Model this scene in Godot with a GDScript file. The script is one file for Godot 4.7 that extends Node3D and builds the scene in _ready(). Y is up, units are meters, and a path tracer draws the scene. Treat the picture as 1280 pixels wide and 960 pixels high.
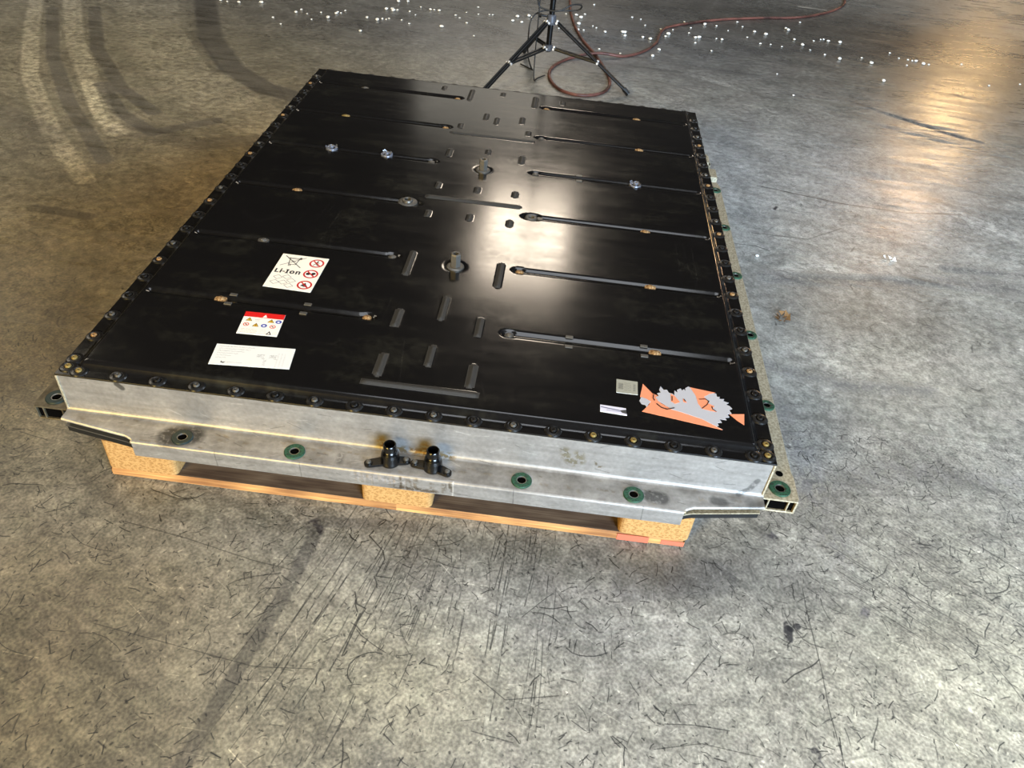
extends Node3D
# A battery pack on a wooden pallet on a worn concrete hall floor. x right, y up, z towards the viewer; the origin lies on the floor below the middle of the pack's front edge.

const LID_Y := 0.27        # the lid's bolted rim
const PANEL := 0.012       # the pressed panel stands this much above the rim
const FLANGE_Y := 0.182    # top of the front flange and of the side rails
const BACK := -1.717
var M := {}
var names := {}
var rng := RandomNumberGenerator.new()


# ------------------------------------------------------------------ mesh helpers
class Mb:
	var v := PackedVector3Array()
	var n := PackedVector3Array()
	var uv := PackedVector2Array()
	var ix := PackedInt32Array()

	func tri(a: Vector3, b: Vector3, c: Vector3, out: Vector3, ua := Vector2.ZERO, ub := Vector2.ZERO, uc := Vector2.ZERO) -> void:
		var nn := (b - a).cross(c - a)
		if nn.length_squared() < 1e-20:
			return
		nn = nn.normalized()
		if nn.dot(out) < 0.0:
			nn = -nn
		smooth(a, b, c, nn, nn, nn, ua, ub, uc)

	func smooth(a: Vector3, b: Vector3, c: Vector3, na: Vector3, nb: Vector3, nc: Vector3, ua := Vector2.ZERO, ub := Vector2.ZERO, uc := Vector2.ZERO) -> void:
		var k := v.size()
		v.append(a); v.append(b); v.append(c)
		n.append(na); n.append(nb); n.append(nc)
		uv.append(ua); uv.append(ub); uv.append(uc)
		if (b - a).cross(c - a).dot(na + nb + nc) > 0.0:
			ix.append(k); ix.append(k + 2); ix.append(k + 1)
		else:
			ix.append(k); ix.append(k + 1); ix.append(k + 2)

	func quad(a: Vector3, b: Vector3, c: Vector3, d: Vector3, out: Vector3) -> void:
		tri(a, b, c, out)
		tri(a, c, d, out)

	# a box between two corners with chamfered edges
	func box(lo: Vector3, hi: Vector3, ch := 0.0015, xf := Transform3D()) -> void:
		var c := (lo + hi) * 0.5
		var h := (hi - lo) * 0.5
		ch = minf(ch, minf(h.x, minf(h.y, h.z)) * 0.6)
		for axis in 3:
			var a1 := (axis + 1) % 3
			var a2 := (axis + 2) % 3
			for s in [-1.0, 1.0]:
				var o := Vector3.ZERO
				o[axis] = s
				var p := []
				for q in [[-1, -1], [1, -1], [1, 1], [-1, 1]]:
					var e := Vector3.ZERO
					e[axis] = s * h[axis]
					e[a1] = q[0] * (h[a1] - ch)
					e[a2] = q[1] * (h[a2] - ch)
					p.append(xf * (c + e))
				quad(p[0], p[1], p[2], p[3], xf.basis * o)
			for s in [-1.0, 1.0]:      # chamfers along this axis
				for t in [-1.0, 1.0]:
					var o := Vector3.ZERO
					o[a1] = s
					o[a2] = t
					var p := []
					for q in [[-1, 0], [1, 0], [1, 1], [-1, 1]]:
						var e := Vector3.ZERO
						e[axis] = q[0] * (h[axis] - ch)
						e[a1] = s * (h[a1] - (ch if q[1] == 1 else 0.0))
						e[a2] = t * (h[a2] - (0.0 if q[1] == 1 else ch))
						p.append(xf * (c + e))
					quad(p[0], p[1], p[2], p[3], xf.basis * o)

	# a surface of revolution round y: profile of (radius, height)
	func lathe(prof: Array, seg: int, at := Vector3.ZERO, xf := Basis()) -> void:
		for i in prof.size() - 1:
			var p: Vector2 = prof[i]
			var q: Vector2 = prof[i + 1]
			var nv := Vector2(q.y - p.y, p.x - q.x)
			if nv.length() < 1e-9:
				continue
			nv = nv.normalized()
			for k in seg:
				var a := TAU * k / seg
				var b := TAU * (k + 1) / seg
				var da := Vector3(cos(a), 0, sin(a))
				var db := Vector3(cos(b), 0, sin(b))
				var na := xf * (da * nv.x + Vector3.UP * nv.y)
				var nb := xf * (db * nv.x + Vector3.UP * nv.y)
				var pa := at + xf * (da * p.x + Vector3.UP * p.y)
				var pb := at + xf * (db * p.x + Vector3.UP * p.y)
				var qa := at + xf * (da * q.x + Vector3.UP * q.y)
				var qb := at + xf * (db * q.x + Vector3.UP * q.y)
				if p.x > 1e-6:
					smooth(pa, pb, qb, na, nb, nb)
				if q.x > 1e-6:
					smooth(pa, qb, qa, na, nb, na)

	# a round tube along points
	func tube(pts: Array, r: float, seg := 8, caps := true, r_end := -1.0) -> void:
		var rings := []
		var side := Vector3.ZERO
		for i in pts.size():
			var t: Vector3 = ((pts[mini(i + 1, pts.size() - 1)] as Vector3) - (pts[maxi(i - 1, 0)] as Vector3)).normalized()
			if side == Vector3.ZERO:
				side = t.cross(Vector3.UP if absf(t.y) < 0.9 else Vector3.RIGHT).normalized()
			side = (side - t * side.dot(t)).normalized()
			var up := t.cross(side)
			var rr := r if r_end < 0.0 else lerpf(r, r_end, float(i) / (pts.size() - 1))
			var ring := []
			for k in seg:
				var a := TAU * k / seg
				var d := side * cos(a) + up * sin(a)
				ring.append([(pts[i] as Vector3) + d * rr, d])
			rings.append(ring)
		for i in pts.size() - 1:
			for k in seg:
				var a: Array = rings[i][k]
				var b: Array = rings[i][(k + 1) % seg]
				var c: Array = rings[i + 1][(k + 1) % seg]
				var d: Array = rings[i + 1][k]
				smooth(a[0], b[0], c[0], a[1], b[1], c[1])
				smooth(a[0], c[0], d[0], a[1], c[1], d[1])
		if caps:
			for e in [0, pts.size() - 1]:
				var o: Vector3 = (pts[e] as Vector3) - (pts[1 if e == 0 else e - 1] as Vector3)
				for k in seg:
					tri(pts[e], rings[e][k][0], rings[e][(k + 1) % seg][0], o)

	# an outline (x, z) extruded from y0 up to y1
	func prism(outline: PackedVector2Array, y0: float, y1: float, uvs := Rect2(), xf := Transform3D()) -> void:
		var tris := Geometry2D.triangulate_polygon(outline)
		for i in range(0, tris.size(), 3):
			var p := []
			var u := []
			for j in 3:
				var q := outline[tris[i + j]]
				p.append(q)
				u.append((q - uvs.position) / uvs.size if uvs.size.x > 0.0 else q)
			tri(xf * Vector3(p[0].x, y1, p[0].y), xf * Vector3(p[1].x, y1, p[1].y), xf * Vector3(p[2].x, y1, p[2].y), xf.basis * Vector3.UP, u[0], u[1], u[2])
			tri(xf * Vector3(p[0].x, y0, p[0].y), xf * Vector3(p[1].x, y0, p[1].y), xf * Vector3(p[2].x, y0, p[2].y), xf.basis * Vector3.DOWN)
		var cw := Geometry2D.is_polygon_clockwise(outline)
		for i in outline.size():
			var a := outline[i]
			var b := outline[(i + 1) % outline.size()]
			var e := b - a
			var o := Vector3(e.y, 0, -e.x) * (-1.0 if cw else 1.0)
			quad(xf * Vector3(a.x, y0, a.y), xf * Vector3(b.x, y0, b.y), xf * Vector3(b.x, y1, b.y), xf * Vector3(a.x, y1, a.y), xf.basis * o)

	func arrays() -> Array:
		var a := []
		a.resize(Mesh.ARRAY_MAX)
		a[Mesh.ARRAY_VERTEX] = v
		a[Mesh.ARRAY_NORMAL] = n
		a[Mesh.ARRAY_TEX_UV] = uv
		a[Mesh.ARRAY_INDEX] = ix
		return a


func made(builders: Array, mats: Array) -> ArrayMesh:
	var m := ArrayMesh.new()
	for i in builders.size():
		if builders[i].v.size() == 0:
			continue
		m.add_surface_from_arrays(Mesh.PRIMITIVE_TRIANGLES, builders[i].arrays())
		m.surface_set_material(m.get_surface_count() - 1, mats[i])
	return m


func numbered(called: String, parent: Node) -> String:
	var key := str(parent.get_instance_id()) + called
	names[key] = names.get(key, -1) + 1
	return called if names[key] == 0 else "%s_%03d" % [called, names[key]]


func put(called: String, mesh: Mesh, parent: Node = null, at := Vector3.ZERO, basis := Basis()) -> MeshInstance3D:
	var o := MeshInstance3D.new()
	var p: Node = parent if parent else self
	o.name = numbered(called, p)
	o.mesh = mesh
	o.transform = Transform3D(basis, at)
	o.cast_shadow = GeometryInstance3D.SHADOW_CASTING_SETTING_ON
	p.add_child(o, true)
	return o


func obj(called: String, b: Mb, mat: Material, parent: Node = null, at := Vector3.ZERO) -> MeshInstance3D:
	return put(called, made([b], [mat]), parent, at)


func thing(called: String, label: String, category: String, at := Vector3.ZERO, group := "") -> Node3D:
	var o := Node3D.new()
	o.name = numbered(called, self)
	add_child(o, true)
	o.position = at
	tag(o, label, category, group)
	return o


func tag(o: Node, label: String, category: String, group := "") -> void:
	o.set_meta("label", label)
	o.set_meta("category", category)
	if group:
		o.set_meta("group", group)


func structure(o: Node, label: String, category: String) -> void:
	tag(o, label, category)
	o.set_meta("kind", "structure")


# ------------------------------------------------------------------ textures
func noise_bytes(w: int, h: int, freq: float, octaves: int, seed_: int, off := Vector2.ZERO, kind := FastNoiseLite.TYPE_SIMPLEX_SMOOTH) -> PackedByteArray:
	var f := FastNoiseLite.new()
	f.noise_type = kind
	f.seed = seed_
	f.frequency = freq
	f.fractal_type = FastNoiseLite.FRACTAL_FBM
	f.fractal_octaves = octaves
	f.fractal_gain = 0.55
	f.offset = Vector3(off.x, off.y, 0)
	var im := f.get_image(w, h, false, false, false)
	im.convert(Image.FORMAT_L8)
	return im.get_data()


func noise_tex(size: int, freq: float, octaves: int, seed_: int, stops: Array, normal := 0.0) -> NoiseTexture2D:
	var t := NoiseTexture2D.new()
	var f := FastNoiseLite.new()
	f.noise_type = FastNoiseLite.TYPE_SIMPLEX_SMOOTH
	f.seed = seed_
	f.frequency = freq
	f.fractal_octaves = octaves
	f.fractal_gain = 0.55
	t.noise = f
	t.width = size
	t.height = size
	t.seamless = true
	if normal > 0.0:
		t.as_normal_map = true
		t.bump_strength = normal
	else:
		var g := Gradient.new()
		var offs := PackedFloat32Array()
		var cols := PackedColorArray()
		for s in stops:
			offs.append(s[0])
			cols.append(s[1])
		g.offsets = offs
		g.colors = cols
		t.color_ramp = g
	return t


func mat(called: String, col: Color, rough: float, metal := 0.0, spec := 0.5) -> StandardMaterial3D:
	var m := StandardMaterial3D.new()
	m.resource_name = called
	m.albedo_color = col
	m.roughness = rough
	m.metallic = metal
	m.metallic_specular = spec
	M[called] = m
	return m


func grey(v: float) -> Color:
	return Color(v, v, v)


# a stretch of floor and the picture of its wear and of painted-in light falloff: tones, tyre marks, scuffs, scratches and cracks, one pixel to `res` metres
class Patch:
	var x0: float
	var z0: float
	var w: int
	var h: int
	var res: float
	var data: PackedByteArray
	var grain: PackedByteArray

	func fill(tone: Image, area: Rect2, a: PackedByteArray, b: PackedByteArray, c: PackedByteArray, wa: int, wb: int, wc: int) -> void:
		var k := tone.get_width() / area.size.x
		var part := tone.get_region(Rect2i(int((x0 - area.position.x) * k), int((z0 - area.position.y) * k), int(w * res * k), int(h * res * k)))
		part.resize(w, h, Image.INTERPOLATE_CUBIC)
		data = part.get_data()
		grain = a
		var n := w * h
		var j := 0
		for i in n:
			var f := 256 + (((a[i] - 128) * wa + (b[i] - 128) * wb + (c[i] - 128) * wc) >> 6)
			data[j] = clampi((data[j] * f) >> 8, 0, 255)
			data[j + 1] = clampi((data[j + 1] * f) >> 8, 0, 255)
			data[j + 2] = clampi((data[j + 2] * f) >> 8, 0, 255)
			j += 3

	# a stroke through world points; f is what the tone is multiplied with at its middle, soft the share of its width that fades
	func stroke(pts: Array, width: float, f: float, soft := 0.3, tint := Color.WHITE, ragged := 0.0) -> void:
		var r := maxf(width / res * 0.5, 0.55)
		var inner := r * (1.0 - soft)
		var fade := maxf(r - inner, 0.01)
		var q := PackedFloat32Array()
		var bx0 := 1e9
		var by0 := 1e9
		var bx1 := -1e9
		var by1 := -1e9
		for i in range(0, pts.size(), 2):
			var X: float = (pts[i] - x0) / res
			var Y: float = (pts[i + 1] - z0) / res
			q.append(X)
			q.append(Y)
			bx0 = minf(bx0, X)
			bx1 = maxf(bx1, X)
			by0 = minf(by0, Y)
			by1 = maxf(by1, Y)
		var X0 := maxi(0, int(bx0 - r - 1.0))
		var X1 := mini(w - 1, int(bx1 + r + 1.0))
		var Y0 := maxi(0, int(by0 - r - 1.0))
		var Y1 := mini(h - 1, int(by1 + r + 1.0))
		if X0 > X1 or Y0 > Y1:
			return
		var mw := X1 - X0 + 1
		var mask := PackedFloat32Array()
		mask.resize(mw * (Y1 - Y0 + 1))
		for i in range(0, q.size() - 2, 2):
			var ax := q[i]
			var ay := q[i + 1]
			var dx := q[i + 2] - ax
			var dy := q[i + 3] - ay
			var l2 := maxf(dx * dx + dy * dy, 1e-6)
			var m := 1e9 if absf(dy) < 1e-4 else r * sqrt(l2) / absf(dy) + r + 1.0
			for y in range(maxi(Y0, int(minf(ay, ay + dy) - r - 1.0)), mini(Y1, int(maxf(ay, ay + dy) + r + 1.0)) + 1):
				var xm := ax + dx * clampf((y - ay) / dy, 0.0, 1.0) if absf(dy) > 1e-4 else ax
				for x in range(maxi(X0, int(maxf(minf(ax, ax + dx) - r - 1.0, xm - m))), mini(X1, int(minf(maxf(ax, ax + dx) + r + 1.0, xm + m))) + 1):
					var t := clampf(((x - ax) * dx + (y - ay) * dy) / l2, 0.0, 1.0)
					var ex := x - ax - dx * t
					var ey := y - ay - dy * t
					var d := sqrt(ex * ex + ey * ey)
					if d < r:
						var k := (y - Y0) * mw + x - X0
						mask[k] = maxf(mask[k], minf(1.0, (r - d) / fade))
		for y in range(Y0, Y1 + 1):
			for x in range(X0, X1 + 1):
				var s := mask[(y - Y0) * mw + x - X0]
				if s <= 0.0:
					continue
				if ragged > 0.0:
					s *= clampf(1.0 + ragged * (grain[y * w + x] - 128) * 0.05, 0.0, 1.0)
				var k := (y * w + x) * 3
				data[k] = clampi(int(data[k] * (1.0 + (f * tint.r - 1.0) * s)), 0, 255)
				data[k + 1] = clampi(int(data[k + 1] * (1.0 + (f * tint.g - 1.0) * s)), 0, 255)
				data[k + 2] = clampi(int(data[k + 2] * (1.0 + (f * tint.b - 1.0) * s)), 0, 255)

	func texture() -> ImageTexture:
		return ImageTexture.create_from_image(Image.create_from_data(w, h, false, Image.FORMAT_RGB8, data))


func hair(p: Patch, x: float, z: float, length: float, width: float, f: float, curl: float, ang: float) -> void:
	var pts := [x, z]
	var steps := maxi(2, int(length / 0.012))
	var bend := rng.randf_range(-curl, curl)
	for i in steps:
		x += cos(ang) * length / steps
		z -= sin(ang) * length / steps
		ang += bend + rng.randf_range(-curl, curl) * 0.6
		pts.append(x)
		pts.append(z)
	p.stroke(pts, width, f, 0.6)


# ------------------------------------------------------------------ the scene
func _ready() -> void:
	rng.seed = 7
	# camera
	var cam := Camera3D.new()
	cam.name = "camera"
	cam.fov = 53.1
	cam.near = 0.05
	cam.far = 100.0
	cam.transform = Transform3D(Basis(Vector3(0.99212763, 0.08163329, -0.09496719), Vector3(-0.12369146, 0.75731829, -0.64122494), Vector3(0.01957509, 0.64792361, 0.76145375)).orthonormalized(), Vector3(0.20117, 1.24633, 1.01568))
	add_child(cam)
	cam.make_current()
	# environment: the hall is closed, so hardly anything comes from outside
	var we := WorldEnvironment.new()
	we.name = "environment"
	var env := Environment.new()
	env.background_mode = Environment.BG_COLOR
	env.background_color = Color(0.05, 0.05, 0.055)
	env.tonemap_mode = Environment.TONE_MAPPER_LINEAR
	env.tonemap_exposure = 1.0
	env.sdfgi_enabled = true
	env.ssao_enabled = true
	env.ssil_enabled = true
	we.environment = env
	add_child(we)
	# daylight and lamps, two roof fills added: [name, centre, turn (degrees), size, colour, radiance of the light, radiance of the pane, label]
	glow("ceiling_light", Vector3(-0.15, 5.96, -10.7), Vector3(-90, 0, 0), Vector2(1.4, 2.7), Color(1.0, 0.93, 0.84), 17.0, 3.0, "bright roof light in the dark hall ceiling straight beyond the pack")
	glow("ceiling_light", Vector3(-6.5, 5.96, -4.0), Vector3(-90, 0, 0), Vector2(1.8, 4.0), Color(1.0, 0.95, 0.86), 6.0, 2.0, "added fill light in the hall ceiling left of the pack")  # added for general fill, kept out of the lid reflections
	glow("ceiling_light", Vector3(7.5, 5.96, -4.0), Vector3(-90, 0, 0), Vector2(1.8, 4.0), Color(0.90, 0.95, 1.0), 13.0, 2.0, "added fill light in the hall ceiling right of the pack")  # second added fill light, for the far floor
	glow("ceiling_light", Vector3(0.2, 5.96, -0.6), Vector3(-90, 0, 0), Vector2(3.0, 3.0), Color(0.95, 0.97, 1.0), 2.4, 2.0, "roof light in the hall ceiling straight above the pack")
	glow("window_1", Vector3(-1.3, 4.5, -13.86), Vector3(0, 180, 0), Vector2(2.7, 2.2), Color(1.0, 0.97, 0.90), 0.5, 0.4, "dim wide window high in the back wall")
	glow("window_2", Vector3(7.3, 4.05, -13.86), Vector3(0, 180, 0), Vector2(1.0, 0.6), Color(1.0, 0.82, 0.56), 35.0, 3.0, "warm lit window in the back wall on the right")
	glow("window_3", Vector3(7.2, 5.45, -13.86), Vector3(0, 180, 0), Vector2(1.1, 0.4), Color(1.0, 0.81, 0.68), 25.0, 3.0, "narrow pinkish lit window above the warm window")
	glow("door_1", Vector3(3.5, 1.6, 4.36), Vector3(0, 0, 0), Vector2(3.2, 3.0), Color(0.80, 0.90, 1.0), 44.0, 4.0, "open hall door letting in cool daylight")
	glow("lamp", Vector3(-2.4, 2.6, 4.36), Vector3(0, 0, 0), Vector2(2.0, 1.2), Color(1.0, 0.845, 0.47), 60.0, 4.0, "warm lamp panel on the front wall left of the door")
	materials()
	hall()
	floor_slab()
	pallet()
	battery_pack()
	tripod()
	hose_and_cord()
	debris()


func glow(called: String, at: Vector3, turn: Vector3, size: Vector2, col: Color, light: float, pane: float, label: String) -> void:
	var basis := Basis.from_euler(turn * PI / 180.0)
	var m := mat("glow_" + called, Color(0.5, 0.5, 0.5), 0.6)
	m.emission_enabled = true
	m.emission = col
	m.emission_energy_multiplier = pane
	var root := Node3D.new()
	root.name = called
	add_child(root, true)
	root.transform = Transform3D(basis, at)
	structure(root, label, "window" if called.begins_with("w") else "door" if called.begins_with("d") else "lamp")
	var b := Mb.new()
	b.box(Vector3(-size.x / 2, -size.y / 2, 0.02), Vector3(size.x / 2, size.y / 2, 0.05))
	obj("lit_pane", b, m, root)
	var f := Mb.new()
	for s in [-1.0, 1.0]:
		f.box(Vector3(-size.x / 2 - 0.08, s * (size.y / 2 + 0.04) - 0.04, -0.02), Vector3(size.x / 2 + 0.08, s * (size.y / 2 + 0.04) + 0.04, 0.08))
		f.box(Vector3(s * (size.x / 2 + 0.04) - 0.04, -size.y / 2, -0.02), Vector3(s * (size.x / 2 + 0.04) + 0.04, size.y / 2, 0.08))
	obj("frame", f, mat("frame_" + called, grey(0.25), 0.5, 0.4), root)
	var l := AreaLight3D.new()
	l.name = called + "_light"
	l.area_size = size
	l.area_normalize_energy = false
	l.light_color = col
	l.light_energy = light / PI
	l.shadow_enabled = true
	l.set("area_range", 60.0)
	root.add_child(l)
	l.position = Vector3(0, 0, -0.03)


func materials() -> void:
	var soft := noise_tex(512, 0.012, 5, 3, [[0.0, grey(0.75)], [0.5, grey(0.9)], [1.0, grey(1.0)]])
	# lid: black paint on steel, dusty and scuffed
	var lid := mat("lid_paint", Color.WHITE, 1.0)
	lid.albedo_texture = lid_colour()
	lid.roughness_texture = lid_rough
	lid.uv1_scale = Vector3.ONE
	mat("pale_bead", Color(0.16, 0.155, 0.145), 0.5)  # beads are paler and rougher than the lid paint
	mat("lid_dark", Color(0.075, 0.07, 0.066), 0.3)
	# aluminium
	var alu := mat("aluminium", Color.WHITE, 0.46, 0.65)
	alu.albedo_texture = front_colour()
	var rail := mat("rail_aluminium", Color(0.80, 0.77, 0.70), 0.5, 0.55)
	rail.albedo_texture = noise_tex(512, 0.03, 5, 9, [[0.2, Color(0.70, 0.68, 0.62)], [0.5, Color(0.84, 0.82, 0.77)], [0.8, Color(0.95, 0.94, 0.9)]])
	rail.uv1_triplanar = true
	rail.uv1_scale = Vector3.ONE * 8.0
	mat("steel", Color(0.62, 0.60, 0.57), 0.32, 0.9)
	mat("dull_steel", Color(0.42, 0.41, 0.39), 0.45, 0.8)
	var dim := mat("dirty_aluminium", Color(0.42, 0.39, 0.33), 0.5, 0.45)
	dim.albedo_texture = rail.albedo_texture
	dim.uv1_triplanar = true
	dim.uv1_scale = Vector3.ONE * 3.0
	var rust := mat("corroded_steel", Color(0.72, 0.62, 0.48), 0.7, 0.3)
	rust.albedo_texture = noise_tex(256, 0.05, 4, 5, [[0.3, Color(0.45, 0.33, 0.22)], [0.5, Color(0.85, 0.78, 0.66)], [0.75, Color(0.95, 0.92, 0.86)]])
	rust.uv1_triplanar = true
	rust.uv1_scale = Vector3.ONE * 12.0
	var brass := mat("yellow_zinc", Color(0.58, 0.50, 0.30), 0.45, 0.7)
	var green := mat("green_washer", Color(0.075, 0.28, 0.19), 0.55)
	green.albedo_texture = noise_tex(256, 0.04, 4, 6, [[0.38, Color(0.45, 0.50, 0.47)], [0.48, Color(0.9, 1.0, 0.95)], [0.62, Color(1, 1, 1)], [0.72, Color(1.0, 0.95, 0.9)]])
	green.uv1_triplanar = true
	green.uv1_scale = Vector3.ONE * 14.0
	mat("dark_washer", Color(0.12, 0.17, 0.16), 0.4, 0.3)
	mat("black_plastic", Color(0.022, 0.022, 0.025), 0.22)
	mat("hole_shade", Color(0.02, 0.018, 0.016), 1.0, 0.0, 0.1)  # near-black for painted shade in holes and tube ends
	mat("under_tray", Color(0.10, 0.10, 0.10), 0.5, 0.4)
	mat("foil", Color(0.55, 0.56, 0.60), 0.4, 0.7)
	# pallet wood
	var wood := mat("pallet_board", Color(0.80, 0.60, 0.36), 0.75)
	wood.albedo_texture = wood_grain()
	wood.uv1_triplanar = true
	wood.uv1_scale = Vector3(1.2, 8.0, 8.0)
	var wood2 := mat("grey_board", Color(0.40, 0.345, 0.29), 0.85)  # dirty grey wood, darkened in colour so the pallet interior looks shaded
	wood2.albedo_texture = wood.albedo_texture
	wood2.uv1_triplanar = true
	wood2.uv1_scale = Vector3(1.2, 8.0, 8.0)
	var chip := mat("chipboard", Color(0.67, 0.55, 0.37), 0.85)
	var cn := noise_tex(512, 0.035, 3, 21, [[0.2, Color(0.78, 0.68, 0.54)], [0.45, Color(0.93, 0.87, 0.76)], [0.6, Color(1, 0.96, 0.88)], [0.8, Color(0.86, 0.76, 0.62)]])
	(cn.noise as FastNoiseLite).noise_type = FastNoiseLite.TYPE_CELLULAR
	chip.albedo_texture = cn
	chip.uv1_triplanar = true
	chip.uv1_scale = Vector3(6, 10, 6)
	# stand, hose, cord, bits
	mat("stand_black", Color(0.05, 0.05, 0.055), 0.32, 0.4)
	mat("stand_collar", Color(0.30, 0.31, 0.34), 0.4, 0.3)
	mat("white_rivet", Color(0.85, 0.85, 0.85), 0.35, 0.3)
	var hose := mat("red_hose", Color(0.42, 0.25, 0.21), 0.5)
	hose.albedo_texture = noise_tex(256, 0.02, 4, 31, [[0.3, Color(0.45, 0.42, 0.42)], [0.55, Color(1, 1, 1)]])
	hose.uv1_triplanar = true
	hose.uv1_scale = Vector3.ONE * 1.2
	mat("black_rubber", Color(0.04, 0.04, 0.04), 0.5)
	mat("white_foam", Color(0.92, 0.92, 0.90), 0.9)
	mat("dry_leaf", Color(0.50, 0.36, 0.20), 0.8)
	mat("paper", Color(0.90, 0.90, 0.88), 0.6)
	mat("orange_paper", Color(0.87, 0.53, 0.38), 0.65)
	mat("torn_paper", Color(0.66, 0.655, 0.675), 0.85)
	mat("ink", Color(0.05, 0.045, 0.045), 0.5)
	mat("hall_wall", Color(0.22, 0.215, 0.21), 0.9)
	mat("hall_ceiling", Color(0.14, 0.135, 0.13), 0.95)


var lid_rough: ImageTexture

func lid_colour() -> ImageTexture:
	var p := Patch.new()
	p.x0 = -0.67
	p.z0 = BACK
	p.w = 1072
	p.h = 1374
	p.res = 1.34 / 1072
	var a := noise_bytes(p.w, p.h, 0.006, 5, 11)
	var b := noise_bytes(p.w, p.h, 0.05, 4, 12)
	var st := noise_bytes(p.w / 8, p.h, 0.02, 3, 13)   # brushed along x
	var stim := Image.create_from_data(p.w / 8, p.h, false, Image.FORMAT_L8, st)
	stim.resize(p.w, p.h, Image.INTERPOLATE_BILINEAR)
	st = stim.get_data()
	p.grain = b
	p.data.resize(p.w * p.h * 3)
	var rough := Patch.new()
	rough.x0 = p.x0
	rough.z0 = p.z0
	rough.w = p.w
	rough.h = p.h
	rough.res = p.res
	rough.grain = b
	rough.data.resize(p.w * p.h * 3)
	var j := 0
	for i in p.w * p.h:
		var d := maxi(0, (a[i] - 128) + ((b[i] - 128) >> 1) + ((st[i] - 128) >> 1) - 8)
		p.data[j] = 17 + (d >> 3)
		p.data[j + 1] = 16 + (d >> 3)
		p.data[j + 2] = 16 + (d >> 4) + (d >> 5)
		var r := clampi(40 + (a[i] - 128) / 14 + (st[i] - 128) / 14 + (b[i] - 128) / 22, 0, 255)
		rough.data[j] = r
		rough.data[j + 1] = r
		rough.data[j + 2] = r
		j += 3
	var g := RandomNumberGenerator.new()
	g.seed = 5
	for i in 130:      # fine scratches and scuffs
		var x := g.randf_range(-0.6, 0.6)
		var z := g.randf_range(-1.65, -0.06)
		var along := g.randf() < 0.45
		var l := g.randf_range(0.02, 0.16)
		var ang := g.randf_range(-0.25, 0.25) + (PI / 2 if along else 0.0)
		var pts := [x, z, x + cos(ang) * l, z + sin(ang) * l]
		var f := g.randf_range(1.15, 1.7)
		p.stroke(pts, 0.0015, f, 0.6)
		rough.stroke(pts, 0.002, 1.12, 0.6)
	for i in 46:       # wiped smears
		var x := g.randf_range(-0.58, 0.58)
		var z := g.randf_range(-1.6, -0.1)
		var l := g.randf_range(0.05, 0.22)
		var bow := g.randf_range(-0.05, 0.05)
		var pts := []
		for k in 6:
			pts.append(x + l * k / 5.0)
			pts.append(z + bow * sin(PI * k / 5.0))
		p.stroke(pts, g.randf_range(0.01, 0.035), g.randf_range(1.08, 1.3), 1.0, Color.WHITE, 0.4)
		rough.stroke(pts, g.randf_range(0.01, 0.04), g.randf_range(1.03, 1.14), 1.0, Color.WHITE, 0.4)
	for s in [[-0.36, -0.74, -0.37, -0.60], [-0.345, -0.74, -0.355, -0.66], [-0.32, -0.73, -0.33, -0.56], [-0.40, -0.72, -0.42, -0.50], [0.53, -0.76, 0.535, -0.60], [0.55, -0.75, 0.556, -0.62], [0.57, -0.77, 0.573, -0.58], [0.25, -0.72, 0.26, -0.62], [0.265, -0.71, 0.272, -0.64]]:
		p.stroke(s, 0.0015, 1.9, 0.6, Color.WHITE, 0.5)
		rough.stroke(s, 0.002, 1.15, 0.6)
	rough.stroke([0.05, -0.60, 0.20, -0.55], 0.05, 1.12, 1.0, Color.WHITE, 0.5)
	lid_rough = rough.texture()
	return p.texture()


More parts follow.
